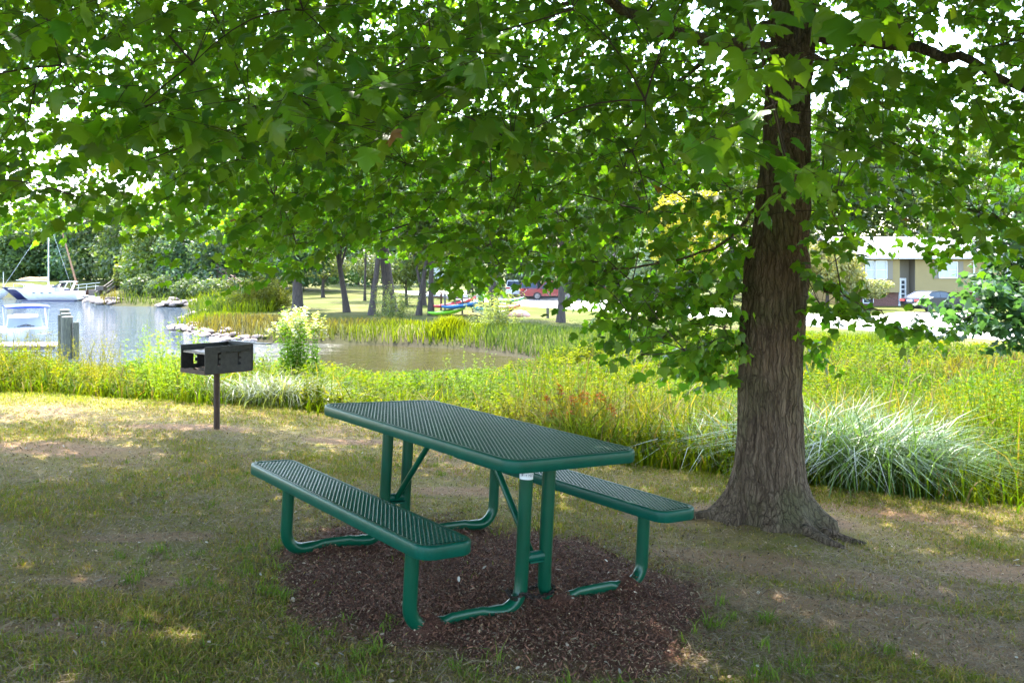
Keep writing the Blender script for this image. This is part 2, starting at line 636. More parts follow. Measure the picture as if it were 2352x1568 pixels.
def sheet(name, near, far, m, z):
    """strip on the ground between two polylines seen at pixels"""
    n = 60
    def path(pts):
        P = np.array([((u - CX) / FD * ((CZ - z) * FD / (v - HY)), (CZ - z) * FD / (v - HY)) for u, v in pts])
        t = np.concatenate([[0], np.cumsum(np.hypot(*np.diff(P, axis=0).T))])
        q = np.linspace(0, t[-1], n)
        return np.stack([np.interp(q, t, P[:, 0]), np.interp(q, t, P[:, 1])], 1)
    a, b = path(near), path(far)
    V = np.concatenate([np.c_[a, np.full(n, z)], np.c_[b, np.full(n, z)], np.c_[a, np.full(n, z - .25)], np.c_[b, np.full(n, z - .25)]])
    i = np.arange(n - 1)
    F = [np.stack([i, i + 1, i + n + 1, i + n], 1), np.stack([i, i + 2 * n, i + 2 * n + 1, i + 1], 1), np.stack([i + n, i + n + 1, i + 3 * n + 1, i + 3 * n], 1)]
    o = np_mesh(name, V, F, m)
    tag(o, kind='structure')


sheet('road', [(2900, 838), (2352, 781), (2060, 761), (1840, 744), (1349, 711), (1241, 704), (1000, 681), (893, 669), (835, 661)],
      [(2900, 800), (2352, 757), (2200, 742), (1990, 728), (1840, 718), (1349, 692), (1241, 687), (1108, 674), (1030, 660), (900, 656.5)], M['concrete'], -1.66)
sheet('driveway', [(2230, 745), (1985, 727)], [(2230, 719), (2060, 717)], M['concrete'], -1.655)
sheet('parking_area', [(1500, 700.5), (1349, 691), (1240, 684)], [(1560, 686), (1420, 680), (1262, 673)], M['asphalt'], -1.655)

# ------------------------------------------------------------------ picnic table
up = Vector((.0484, .0253, .9985)).normalized()
lx = Vector((cos(TY), sin(TY), 0))
lx = (lx - up * lx.dot(up)).normalized()
ly = up.cross(lx)
table = thing('picnic_table', 'dark green metal picnic table with two attached mesh benches standing on brown mulch', 'picnic table')
table.matrix_world = Matrix.Translation((-.286, 4.712, .0)) @ Matrix((lx, ly, up)).transposed().to_4x4()


def rrect(L, Wd, r, n=7):
    out = []
    for cx, cy, a0 in ((L / 2 - r, Wd / 2 - r, 0), (-L / 2 + r, Wd / 2 - r, 90), (-L / 2 + r, -Wd / 2 + r, 180), (L / 2 - r, -Wd / 2 + r, 270)):
        for k in range(n):
            a = radians(a0 + 90 * k / (n - 1))
            out.append((cx + r * cos(a), cy + r * sin(a)))
    return out


def perforated(name, L, Wd, z, r, cy, parent):
    """plastic coated expanded metal: rounded rim + diamond lattice"""
    rim = MB()
    prof = [(.030, -.008), (.022, -.001), (.008, .000), (.003, -.003), (.000, -.010), (.000, -.050), (.004, -.056), (.012, -.054), (.014, -.018), (.026, -.014)]
    rings = []
    for ins, dz in prof:
        rings.append([(x, y + cy, z + dz) for x, y in rrect(L - 2 * ins, Wd - 2 * ins, max(.012, r - ins))])
    rings.append(rings[0])
    rim.loft(rings, True, False)
    sw, lw = .0200, .036
    th, wd = .0042, .0058
    x1, y1 = L / 2 - .022, Wd / 2 - .022
    ni, nj = int(L / lw) + 2, int(Wd / sw) + 2
    segs = []
    for i in range(-ni, ni + 1):
        for j in range(-nj, nj + 1):
            x0, y0 = i * lw / 2, j * sw / 2
            if (i + j) % 2 == 0:
                segs.append((x0, y0, x0 + lw / 2, y0 + sw / 2))
                segs.append((x0, y0, x0 + lw / 2, y0 - sw / 2))
    sg = np.array(segs)
    rr = max(.02, r - .022)
    def inside(px, py):
        ax, ay = np.abs(px), np.abs(py)
        ok = (ax <= x1) & (ay <= y1)
        c = (ax > x1 - rr) & (ay > y1 - rr)
        return ok & (~c | (np.hypot(ax - x1 + rr, ay - y1 + rr) <= rr))
    sg = sg[inside(sg[:, 0], sg[:, 1]) & inside(sg[:, 2], sg[:, 3])]
    a, b = sg[:, :2], sg[:, 2:]
    dd = (b - a) / np.linalg.norm(b - a, axis=1)[:, None]
    nn = np.stack([-dd[:, 1], dd[:, 0]], 1)
    a, b = a - dd * .002, b + dd * .002
    prof = [(-wd, -.001), (-wd * .55, th), (wd * .55, th), (wd, -.001), (0, -th)]
    V = []
    for e in (a, b):
        for o_, h in prof:
            p = e + nn * o_ * .8
            V.append(np.c_[p[:, 0], p[:, 1] + cy, np.full(len(p), z - .006 + h)])
    V = np.stack(V, 1).reshape(-1, 3)
    k = np.arange(len(sg))[:, None] * 10
    F = [k + np.array([[q, (q + 1) % 5, 5 + (q + 1) % 5, 5 + q]]) for q in range(5)]
    o = np_mesh(name, V, F, M['lattice'], parent)
    rim.build('rim', M['coat'], o, True)
    return o


perforated('tabletop', 1.84, .742, .762, .085, 0, table)
perforated('seat', 1.84, .257, .462, .07, .648, table)
perforated('seat', 1.84, .257, .462, .07, -.648, table)


def leg_frame(x, sy, yb, ztop=.71):
    m = MB()
    yt = .066
    R = .10
    pts, rad, fl = [], [], []
    def p(y, z, s=1.0, u_=1.0):
        pts.append((x, sy * y, z)); rad.append(.031); fl.append((s, u_))
    p(yt, ztop); p(yt, .45); p(yt, .20)
    for k in range(1, 8):
        a = k / 7 * pi / 2 * .98
        p(yt + R * (1 - cos(a)), .032 + R * (1 - sin(a)) if k == 7 else .034 + R - R * sin(a))
    mid0, mid1 = yt + R + .02, yb - R - .02
    p(mid0 + .02, .036); p(mid0 + .055, .038, .62, .9)
    p(mid0 + .09, .043, .45, .95); p((mid0 + mid1) / 2, .043, .45, .95)
    p(mid1 - .09, .043, .45, .95); p(mid1 - .055, .038, .62, .9); p(mid1 - .02, .036)
    for k in range(0, 8):
        a = (1 - k / 7) * pi / 2
        p(yb - R * (1 - cos(a)), .034 + R - R * sin(a))
    p(yb, .25); p(yb, .42)
    # flatten is measured along (side, up) of the travelling frame
    m.tube(pts, rad, 16, True, [(u_, s) for s, u_ in fl] if False else fl)
    o = m.build('leg_frame', M['tube'], table, True)
    return o


for x in (-.63, .655):
    f1 = leg_frame(x, 1, .645)
    f2 = leg_frame(x, -1, .69)
    pl = MB()
    s = -1 if x < 0 else 1
    pl.tube([(x + s * .0, -.055, .255), (x, 0, .255), (x + s * .0, .055, .255)], .024, 12)
    pl.box((x - s * .02, 0, .235), (.09, .075, .008))
    pl.build('crossplate', M['coat'], table)
    br = MB()
    br.tube([(x - s * .02, 0, .26), (x - s * .44, 0, .725)], .0165, 10)
    br.build('diagonal_brace', M['tube'], table, True)
    hb = MB()
    hb.box((x, 0, .728), (.05, .58, .035))
    hb.build('top_support', M['tube'], table)
for sy in (.63, -.665):
    for x in (-.63, .655):
        hb = MB()
        hb.box((x, sy, .428), (.05, .2, .03))
        hb.build('seat_bracket', M['tube'], table)

# sticker on the front post
st = MB()
rs, zs = .0316, .612
ring = lambda r_, z_, a0, a1, n=14: [(-.63 + r_ * cos(radians(a0 + (a1 - a0) * k / n)), .066 + r_ * sin(radians(a0 + (a1 - a0) * k / n)), z_) for k in range(n + 1)]
st.loft([ring(rs, zs, 66, 232), ring(rs, zs + .044, 66, 232)], False, False)
so = st.build('label_sticker', M['sticker'], table, True)
ink = MB()
def inkbar(a0, a1, z0, z1):
    ink.loft([ring(rs + .0006, zs + z0, a0, a1, 3), ring(rs + .0006, zs + z1, a0, a1, 3)], False, False)
A0 = 92
inkbar(A0, A0 + 3, .012, .034); inkbar(A0 + 3, A0 + 22, .031, .034); inkbar(A0 + 9, A0 + 12, .012, .029); inkbar(A0 + 15, A0 + 24, .016, .028)
for k, (w_, lo, hi) in enumerate([(2, .016, .025), (2, .016, .025), (6, .018, .022), (2, .014, .027), (0, 0, 0), (3, .014, .027), (5, .020, .023), (3, .014, .027), (4, .014, .018), (3, .014, .027), (4, .022, .026), (3, .014, .027)]):
    if w_: inkbar(A0 + 32 + k * 7, A0 + 32 + k * 7 + w_, lo, hi)
ink.build('lettering', M['ink'], so)

# chain round the two front posts
def tl_(x, y, z):
    return table.matrix_world @ Vector((x, y, z))
ch = MB()
path = []
for k in range(13):
    a = radians(150 - 25 * k)
    path.append((-.63 + .046 * cos(a + pi), .085 + .046 * sin(a + pi), .10 + .012 * sin(k * 1.3)))
path += [(-.676, .05, .095), (-.680, .01, .088), (-.682, -.03, .088), (-.680, -.07, .092), (-.65, -.115, .10), (-.60, -.12, .105), (-.585, -.09, .105), (-.59, -.03, .095), (-.595, .04, .10), (-.60, .10, .10)]
P = [tl_(*p) for p in path]
tt = np.concatenate([[0], np.cumsum([(P[i + 1] - P[i]).length for i in range(len(P) - 1)])])
Pn = np.array(P)
nl = int(tt[-1] / .017)
for k in range(nl):
    q = (k + .5) / nl * tt[-1]
    c = np.array([np.interp(q, tt, Pn[:, j]) for j in range(3)])
    c2 = np.array([np.interp(min(q + .01, tt[-1]), tt, Pn[:, j]) for j in range(3)])
    t = Vector(c2 - c).normalized()
    sd_ = t.cross(Vector((0, 0, 1))).normalized()
    o_ = sd_ if k % 2 else sd_.cross(t)
    pts = [Vector(c) + t * (.013 * cos(a)) + o_ * (.008 * sin(a)) for a in np.linspace(0, 2 * pi, 9)]
    ch.tube(pts, .0036, 5, False)
tag(ch.build('chain', M['chain']), 'black chain looped round the two front legs of the picnic table', 'chain')

# ------------------------------------------------------------------ charcoal grill
gxp, gyp = -2.757, 8.63
gz0 = H1(gxp, gyp)
grill = thing('charcoal_grill', 'black steel charcoal grill box with notched sides on a rusty post', 'grill', (gxp, gyp, gz0), radians(-41))
# local: x along the open front (left-to-right), y into the box; near right corner towards camera
GW, GD, GB, GT = .42, .49, .545, .79
def slotted(P0, du, Wp, Hp, parent, name):
    """vertical panel with notched slots: P0 corner, du unit along"""
    t = .006
    holes = []
    for c in (.30, .72):
        x0 = c * Wp - .02
        holes.append((x0, x0 + .016, .06, Hp - .055))
        for q in (0, 1, 2):
            zz = .06 + q * (Hp - .115 - .022) / 2
            holes.append((x0 + .016, x0 + .036, zz, zz + .024))
    xs = sorted({0, Wp, *[h[0] for h in holes], *[h[1] for h in holes]})
    zs_ = sorted({0, Hp, *[h[2] for h in holes], *[h[3] for h in holes]})
    inh = lambda x, z: any(h[0] < x < h[1] and h[2] < z < h[3] for h in holes)
    m = MB()
    n = Vector((-du[1], du[0], 0))
    D = Vector((*du, 0))
    B = Vector(P0)
    pt = lambda x, z, k: B + D * x + n * (k * t) + Vector((0, 0, z))
    solid = lambda i, j: 0 <= i < len(xs) - 1 and 0 <= j < len(zs_) - 1 and not inh((xs[i] + xs[i + 1]) / 2, (zs_[j] + zs_[j + 1]) / 2)
    for i in range(len(xs) - 1):
        for j in range(len(zs_) - 1):
            if not solid(i, j): continue
            a, b, c, d = xs[i], xs[i + 1], zs_[j], zs_[j + 1]
            m.add([pt(a, c, 0), pt(b, c, 0), pt(b, d, 0), pt(a, d, 0)], [(0, 1, 2, 3)])
            m.add([pt(a, c, 1), pt(b, c, 1), pt(b, d, 1), pt(a, d, 1)], [(3, 2, 1, 0)])
            for (di, dj, e) in ((-1, 0, ((a, c), (a, d))), (1, 0, ((b, c), (b, d))), (0, -1, ((a, c), (b, c))), (0, 1, ((a, d), (b, d)))):
                if not solid(i + di, j + dj):
                    (p, q), (r_, s_) = e
                    m.add([pt(p, q, 0), pt(r_, s_, 0), pt(r_, s_, 1), pt(p, q, 1)], [(0, 1, 2, 3)])
    return m.build(name, M['iron'], parent)
slotted((GW / 2, -GD / 2, GB), (0, 1), GD, GT - GB, grill, 'side_panel')
slotted((-GW / 2 + .006, -GD / 2, GB), (0, 1), GD, GT - GB, grill, 'side_panel')
m = MB(); m.box((0, GD / 2 + .003, (GB + GT) / 2 + .004), (GW + .01, .006, GT - GB)); m.build('back_panel', M['iron'], grill)
m = MB(); m.box((0, 0, GB - .004), (GW + .006, GD + .002, .008)); m.box((0, -GD / 2 - .003, GB + .012), (GW, .006, .04)); m.build('firebox_floor', M['rust'], grill)
m = MB()
av = []
for i in range(15):
    for j in range(13):
        x, y = (i / 14 - .5) * (GW - .03), (j / 12 - .5) * (GD - .03)
        av.append((x, y, GB + .003 + (.022 + .012 * random.random() + .012 * sin(i * 1.1) * cos(j * .9)) * (1 - (abs(i - 7) / 7.5) ** 4)))
m.add(av, [(i * 13 + j, (i + 1) * 13 + j, (i + 1) * 13 + j + 1, i * 13 + j + 1) for i in range(14) for j in range(12)])
m.build('ash_bed', M['ash'], grill, True)
m = MB()
for k in range(16):
    x = -GW / 2 + .02 + k * (GW - .04) / 15
    m.bar((x, -GD / 2 + .02, GT - .055), (x, GD / 2 - .03, GT - .055), .012, .008)
for y in (-GD / 2 + .02, 0, GD / 2 - .03):
    m.bar((-GW / 2 + .012, y, GT - .064), (GW / 2 - .008, y, GT - .064), .012, .009)
gt = m.build('cooking_grate', M['grate'], grill)
m = MB()
m.tube([(GW / 2 + .002, -.03, GT - .060), (GW / 2 + .035, -.02, GT - .058), (GW / 2 + .04, .20, GT - .052), (GW / 2 + .002, .21, GT - .05)], .007, 8)
m.build('grate_handle', M['iron'], grill, True)
m = MB(); m.box((.12, GD / 2 + .035, GT + .006), (.62, .07, .008)); m.build('utensil_shelf', M['iron'], grill)
m = MB(); m.tube([(0, 0, -.15), (0, 0, GB - .01)], .0285, 16); m.build('post', M['rust'], grill, True)

# ------------------------------------------------------------------ maple over the table
TX, TYY = 1.66, 6.0
maple = thing('maple_tree', 'big spreading maple with a thick furrowed trunk shading the picnic table', 'tree', (TX, TYY, H1(TX, TYY)))
mz0 = maple.location.z
prof_v = [1215, 1160, 1100, 1000, 900, 800, 740, 690, 640, 600, 560, 500, 430, 380, 300, 200, 100, 0, -150, -350, -700]
prof_l = [1668, 1676, 1690, 1697, 1700, 1702, 1704, 1709, 1711, 1713, 1722, 1735, 1740, 1749, 1756, 1762, 1772, 1782, 1795, 1812, 1842]
prof_r = [1862, 1850, 1839, 1838, 1838, 1841, 1847, 1852, 1855, 1854, 1848, 1858, 1859, 1859, 1858, 1862, 1868, 1872, 1872, 1872, 1872]
zz = np.array([CZ - (v - HY) / FD * TYY for v in prof_v])
xl = np.array([(u - CX) / FD * TYY for u in prof_l])
xr = np.array([(u - CX) / FD * TYY for u in prof_r])
nz, na = 190, 90
zs_ = np.linspace(mz0 - .12, zz[-1], nz)
o = np.argsort(zz)
cxs = np.interp(zs_, zz[o], ((xl + xr) / 2)[o])
rs_ = np.interp(zs_, zz[o], ((xr - xl) / 2)[o])
TH = np.linspace(0, 2 * pi, na, endpoint=False)
A, Z = np.meshgrid(TH, zs_)
Rr = np.repeat(rs_[:, None], na, 1)
hgt = np.maximum(0, Z - mz0)
fl = np.exp(-hgt / .16)
lob = np.zeros_like(A)
for a0, w, amp in ((-20, .28, .40), (-62, .30, .18), (-100, .33, .16), (-150, .26, .20), (178, .28, .44), (60, .4, .3), (120, .4, .3), (15, .3, .25)):
    dA = (A - radians(a0) + pi) % (2 * pi) - pi
    lob += amp * np.exp(-(dA / w) ** 2)
lobm = lob / .44
Rr = Rr + fl * (.045 + .27 * lob * np.exp(-hgt / .18)) + .018 * np.exp(-hgt / .5) * lobm
# furrows
fur = np.zeros_like(A)
r3 = np.random.default_rng(4)
for k in range(9):
    f = r3.integers(9, 34)
    fur += np.abs(np.sin(f * A / 1 + 2.3 * np.sin(Z * r3.uniform(1.5, 5) + r3.uniform(0, 6)) + r3.uniform(0, 6))) * r3.uniform(.5, 1)
fur = (fur - fur.mean()) / 9
Rr = Rr + .042 * fur + .007 * np.sin(5 * A + 7 * Z) * np.sin(3.1 * Z)
Rr = Rr + .010 * np.exp(-((Z - CZ - .02) / .16) ** 2) * np.sin(3 * A + 1)
Vx = cxs[:, None] + Rr * np.cos(A) - TX
Vy = Rr * .97 * np.sin(A)
Vz = Z - mz0 - .10 * fl * (lob < .1)
V = np.stack([Vx, Vy, Vz], -1).reshape(-1, 3)
i, j = np.meshgrid(np.arange(nz - 1), np.arange(na), indexing='ij')
F = np.stack([i * na + j, i * na + (j + 1) % na, (i + 1) * na + (j + 1) % na, (i + 1) * na + j], -1).reshape(-1, 4)
np_mesh('trunk', V, [F], M['maplebark'], maple, smooth=True)
for pts, r in (([(1840, 1185, 5.85), (1890, 1205, 5.75), (1940, 1222, 5.66), (1990, 1238, 5.6)], [.06, .040, .026, .01]),
               ([(1690, 1150, 5.95), (1640, 1150, 5.98), (1600, 1150, 6.0), (1560, 1158, 6.0)], [.06, .045, .03, .012]),
               ([(1850, 1210, 5.7), (1905, 1240, 5.55), (1940, 1248, 5.5)], [.05, .028, .01])):
    P = []
    for u, v, d in pts:
        q = at(u, v, d)
        P.append((q[0] - TX, q[1] - TYY, H1(q[0], q[1]) + .012 - mz0))
    rt = MB()
    rt.tube(P, r, 8)
    rt.build('surface_root', M['maplebark'], maple, True)


def axis_at(z):
    return np.array((float(np.interp(z, zz[o], ((xl + xr) / 2)[o])), TYY, z))


# limbs: (start height, azimuth deg from +x, length, rise, droop, radius)
limb_pts = []
lb = []
def limb(P0, d0, L, droop, r0, n=9, wig=.12):
    p = np.array(P0, float)
    d = np.array(d0, float) / np.linalg.norm(d0)
    pts, st = [p.copy()], L / n
    for k in range(n):
        d = d + np.array((N(0, wig), N(0, wig), -droop / n + N(0, wig * .5)))
        d /= np.linalg.norm(d)
        p = p + d * st
        pts.append(p.copy())
    rad = [r0 * .62 * (1 - .85 * (k / n)) for k in range(n + 1)]
    m = MB()
    m.tube([q - np.array((TX, TYY, mz0)) for q in pts], rad, 8)
    m.build('limb', M['maplebark'], maple, True)
    P = np.array(pts)
    for k in range(n):
        for t in (0, .33, .66):
            limb_pts.append(P[k] * (1 - t) + P[k + 1] * t)
    return P


def limb_through(pix, r0, r1):
    P = np.array([at(*p) for p in pix])
    t = np.linspace(0, len(P) - 1, 16)
    Q = np.stack([np.interp(t, np.arange(len(P)), P[:, k]) for k in range(3)], 1)
    Q[1:-1] += N(0, .012, (14, 3))
    m = MB()
    m.tube([q - np.array((TX, TYY, mz0)) for q in Q], list(np.linspace(r0, r1, 16)), 8)
    m.build('limb', M['maplebark'], maple, True)
    limb_pts.extend(list(Q))


limb_through([(1812, 120, 6.0), (1700, 100, 5.7), (1600, 90, 5.4), (1500, 60, 5.1), (1380, -20, 4.8), (1200, -150, 4.5), (1000, -300, 4.3)], .052, .012)
limb_through([(1850, 80, 6.0), (1945, 92, 5.8), (2080, 102, 5.6), (2150, 118, 5.4), (2235, 142, 5.2), (2400, 230, 4.9)], .048, .018)
limb_through([(1742, 470, 6.0), (1715, 505, 5.9), (1660, 560, 5.9), (1590, 590, 5.9), (1480, 612, 5.9), (1385, 622, 6.0)], .012, .005)
limb_through([(1835, 340, 6.0), (1905, 470, 6.6), (1960, 570, 7.2)], .014, .005)
limb_through([(2030, 0, 5.6), (2060, 40, 5.6), (2090, 95, 5.6)], .022, .03)
limb_through([(1800, 170, 6.0), (1793, 60, 5.9), (1775, -150, 5.8), (1740, -400, 5.6)], .06, .045)
limb_through([(1850, 610, 6.0), (1880, 655, 5.8), (1940, 690, 5.6), (2010, 715, 5.5), (2075, 745, 5.4)], .010, .003)
for z0, az, L, rise, dr, r in ((3.7, 165, 8.0, .42, .55, .06), (3.9, 200, 8.2, .42, .5, .06), (3.7, 145, 7.0, .42, .6, .05), (3.9, 235, 6.5, .3, .5, .06), (3.4, 270, 5.5, .3, .4, .05), (3.8, 305, 6.0, .3, .5, .05),
                              (3.8, 340, 6.5, .4, .6, .05), (3.8, 15, 6.5, .4, .6, .05), (3.0, 60, 4.5, .25, .8, .045), (3.2, 100, 4.2, .3, .8, .045), (3.5, 125, 5.0, .3, .8, .045), (3.5, 180, 7.0, .45, .5, .045),
                              (4.6, 180, 6.5, .7, .5, .06), (4.8, 250, 5, .8, .4, .05), (5.0, 320, 5.5, .8, .4, .05), (5.2, 30, 5.5, .8, .5, .05), (5.1, 110, 4, .9, .6, .05)):
    a = radians(az)
    limb(axis_at(z0), (cos(a), sin(a), rise), L, dr, r)
limb_pts = np.array(limb_pts)

SIL_U = np.array([-900, 0, 60, 130, 190, 240, 330, 400, 520, 560, 620, 700, 780, 850, 930, 1000, 1060, 1130, 1170, 1210, 1280, 1340, 1385, 1450, 1540, 1600, 1680, 1760, 1835, 1850, 1900, 1990, 2050, 2130, 2190, 2240, 2352, 3200])
SIL_V = np.array([525, 515, 535, 560, 515, 500, 525, 525, 540, 625, 605, 620, 560, 560, 600, 560, 640, 690, 680, 612, 630, 690, 775, 795, 830, 845, 885, 850, 800, 590, 600, 575, 600, 595, 560, 600, 610, 620])


def crown_ok(p):
    x, y, z = p[:, 0], p[:, 1], p[:, 2]
    ex = ((x - .2) / 8.4) ** 2 + ((y - 4.6 - 1.5 * ss(1.5, -3.5, x)) / 6.4) ** 2
    ok = ex < 1
    yy = np.maximum(y, .3)
    u, v = CX + FD * x / yy, HY - FD * (z - CZ) / yy
    sil = np.interp(u, SIL_U, SIL_V) + N(0, 9, len(x))
    ok &= np.where(y > .9, v < sil, True)
    lim = np.interp(y, [-3, 1.2, 2.6, 3.6, 4.4, 5.2], [1.25, .62, .36, .30, .12, -1.5])
    ok &= z - CZ > lim + N(0, .05, len(x))
    ok &= (np.sqrt(x * x + y * y + (z - CZ) ** 2) > 3.1)
    yb = np.interp(x, [-8, -5, -3, 1, 2.5, 4, 9], [11.8, 11.4, 10.8, 8.4, 6.8, 6.2, 4.9])
    zg = plane(x, np.minimum(y, 9))
    ok &= y - .56 * np.maximum(z - zg, 0) < yb - .35 + N(0, .25, len(x))  # crown shaped along the sun slope to set where its shade ends
    # open pocket over the table so that the trunk stays in view
    ok &= ~((np.abs(u - 1805) < 80) & (y < 6.3) & (y > .9) & (v < 900) & ((v > 425) | (U(0, 1, len(x)) < .88)))
    ok &= ~((np.abs(v - 100) < 45) & (((u > 1580) & (u < 1730)) | ((u > 1930) & (u < 2240))) & (y < 5.9) & (y > .9) & (U(0, 1, len(x)) < .9))
    return ok


def leaf_shape(hi):
    if hi:
        R_ = [(.13, -.09), (.30, -.04), (.47, .05), (.38, .12), (.34, .21), (.46, .30), (.50, .40), (.64, .52), (.47, .52), (.36, .51), (.30, .56), (.30, .68), (.17, .78), (.11, .88)]
        pts = [(0, 0)] + R_ + [(0, 1.0)] + [(-a, b) for a, b in R_[::-1]]
        pts = [(0, .34)] + pts
        n = len(pts) - 1
        T = [(0, 1 + k, 1 + (k + 1) % n) for k in range(n)]
    else:
        R_ = [(.40, .02), (.56, .50), (.28, .58)]
        pts = [(0, 0)] + R_ + [(0, 1.0)] + [(-a, b) for a, b in R_[::-1]]
        T = [(0, 1, 2), (0, 2, 3), (0, 3, 4), (0, 4, 5), (0, 5, 6), (0, 6, 7)]
    return np.array(pts), np.array(T)


def leaves(pos, axis, nrm, size, hi):
    """V, F for many leaves"""
    sh, T = leaf_shape(hi)
    axis = axis / np.linalg.norm(axis, axis=1)[:, None]
    side = np.cross(axis, nrm)
    side /= np.linalg.norm(side, axis=1)[:, None] + 1e-9
    nr = np.cross(side, axis)
    k = len(sh)
    fold = U(.05, .45, len(pos))[:, None]
    droop = U(.05, .35, len(pos))[:, None]
    ox = sh[None, :, 0] * U(.85, 1.15, len(pos))[:, None]
    oy = np.repeat(sh[None, :, 1], len(pos), 0)
    oz = -fold * np.abs(ox) - droop * oy ** 2 + .04 * np.sin(7 * ox + 5 * oy)
    V = pos[:, None, :] + size[:, None, None] * (ox[..., None] * side[:, None, :] + oy[..., None] * axis[:, None, :] + oz[..., None] * nr[:, None, :])
    F = (np.arange(len(pos))[:, None, None] * k + T[None]).reshape(-1, 3)
    return V.reshape(-1, 3), F, k


def twig_leaves(c, nl, ln, size, hang=.5):
    """twigs at centres c; returns leaf arrays and twig segments"""
    n = len(c)
    az = U(0, 2 * pi, n)
    out = c[:, :2] - np.array((TX, TYY))
    base = np.arctan2(out[:, 1], out[:, 0]) + N(0, .8, n)
    d = np.stack([np.cos(base), np.sin(base), U(-.75, .15, n)], 1)
    d /= np.linalg.norm(d, axis=1)[:, None]
    s = c - d * (ln / 2)[:, None]
    t = np.tile(np.linspace(.1, 1, nl), n)
    D = np.repeat(d, nl, 0)
    P = np.repeat(s, nl, 0) + D * (np.repeat(ln, nl) * t)[:, None]
    sg = np.tile(np.where(np.arange(nl) % 2 == 0, 1, -1), n)
    sidev = np.stack([-D[:, 1], D[:, 0], np.zeros(len(D))], 1)
    hd = U(.15, 1.25, len(D)) * hang * 2
    a = D * U(.1, .7, len(D))[:, None] + sidev * (sg * U(.4, 1.1, len(D)))[:, None] + N(0, .25, (len(D), 3))
    a[:, 2] -= hd
    a /= np.linalg.norm(a, axis=1)[:, None]
    pet = a.copy()
    pet[:, 2] += .35
    P = P + pet * (.035 * np.repeat(size, nl) / .1)[:, None]
    nr = N(0, .45, (len(D), 3))
    nr[:, 2] += 1
    sz = np.repeat(size, nl) * U(.7, 1.2, len(D))
    return P, a, nr, sz, s, s + d * ln[:, None]


def tint_maple(n, per):
    k = U(0, 1, n)
    c = np.empty((n, 3))
    b = U(.55, 1.3, n)
    c[:, 0], c[:, 1], c[:, 2] = .050 * b * (1 + 1.1 * k), .156 * b * (1 + .30 * k), .014 * b
    w = U(0, 1, n)
    c[w < .02] = (.12, .20, .02)
    c[w > .9993] = (.14, .08, .03)
    return np.repeat(c, per, 0)


# visible skirt of the crown
C = np.stack([U(-8.4, 8.8, 42000), U(-1.6, 12.2, 42000), U(.5, 5.4, 42000)], 1)
C = C[crown_ok(C)]
zt = CZ + .30 * np.maximum(C[:, 1], 0) + .5
C = C[C[:, 2] < np.minimum(zt, 5.3)]
# the drooping spray right of the trunk and the dangling tips
ex = []
for (u0, v0, d0), (u1, v1, d1), n, r in (((1420, 690, 6.0), (1690, 840, 6.3), 34, .16), ((1500, 640, 6.2), (1700, 700, 6.4), 22, .16), ((1330, 640, 6.3), (1430, 690, 6.2), 12, .10), ((1080, 600, 6.8), (1180, 660, 6.6), 8, .10), ((1570, 820, 6.2), (1690, 880, 6.1), 8, .08), ((1860, 660, 5.8), (2090, 760, 5.4), 24, .10), ((1850, 800, 6.1), (1880, 790, 5.9), 7, .12), ((1700, 300, 2.6), (1740, 370, 2.4), 3, .06), ((1740, 190, 2.3), (1830, 60, 2.2), 4, .05),
                                         ((380, 575, 7.4), (400, 590, 7.4), 3, .06), ((440, 610, 7.2), (470, 640, 7.2), 2, .05), ((545, 640, 6.8), (560, 655, 6.8), 3, .06), ((50, 280, 2.9), (420, 260, 2.8), 9, .10),
                                         ((650, 150, 2.7), (1000, 200, 2.6), 13, .12), ((700, 330, 3.1), (900, 230, 3.0), 7, .1), ((1775, 300, 2.6), (1800, 400, 2.6), 3, .04)):
    t = U(0, 1, n)[:, None]
    ex.append(at(u0, v0, d0) * (1 - t) + at(u1, v1, d1) * t + N(0, r, (n, 3)) * np.array((1, 1, .6)))
C = np.concatenate([C] + ex)
# thin the left upper part, where the sky shows through
uu, vv = CX + FD * C[:, 0] / np.maximum(C[:, 1], .3), HY - FD * (C[:, 2] - CZ) / np.maximum(C[:, 1], .3)
hole = wob(uu / 100, vv / 60, 1.6, 21)
thin = .38 + .42 * ss(200, 600, uu) + .2 * ss(500, 620, vv)
keep = (U(0, 1, len(C)) < np.clip(thin + .25, 0, 1) * np.where(hole > .75, .5, 1)) | (np.arange(len(C)) >= len(C) - sum(len(e) for e in ex))
C = C[keep]
ln = U(.28, .6, len(C))
sz = U(.050, .072, len(C)) * np.where(C[:, 1] < 3.4, 1.15, 1)
nearm = np.linalg.norm(C - np.array((0, 0, CZ)), axis=1) < 5.0
Vs, Fs, Ts, off = [], [], [], 0
twigs = []
for msk, hi, nl in ((nearm, True, 9), (~nearm, False, 10)):
    P, a, nr, s_, t0, t1 = twig_leaves(C[msk], nl, ln[msk], sz[msk])
    pu, pv = CX + FD * P[:, 0] / np.maximum(P[:, 1], .3), HY - FD * (P[:, 2] - CZ) / np.maximum(P[:, 1], .3)
    win = (pu > 1990) & (pu < 2230) & (pv > 622) & (pv < 728) & (P[:, 1] > .5) & (U(0, 1, len(P)) < .88)
    vw = np.sqrt(P[:, 0] ** 2 + P[:, 1] ** 2 + (P[:, 2] - CZ) ** 2)
    ok = (vw > 1.5) & ~win
    P, a, nr, s_ = P[ok], a[ok], nr[ok], s_[ok]
    V, F, k = leaves(P, a, nr, s_, hi)
    Vs.append(V); Fs.append(F + off); Ts.append(tint_maple(len(P), k)); off += len(V)
    twigs.append(np.stack([t0, t1], 1))
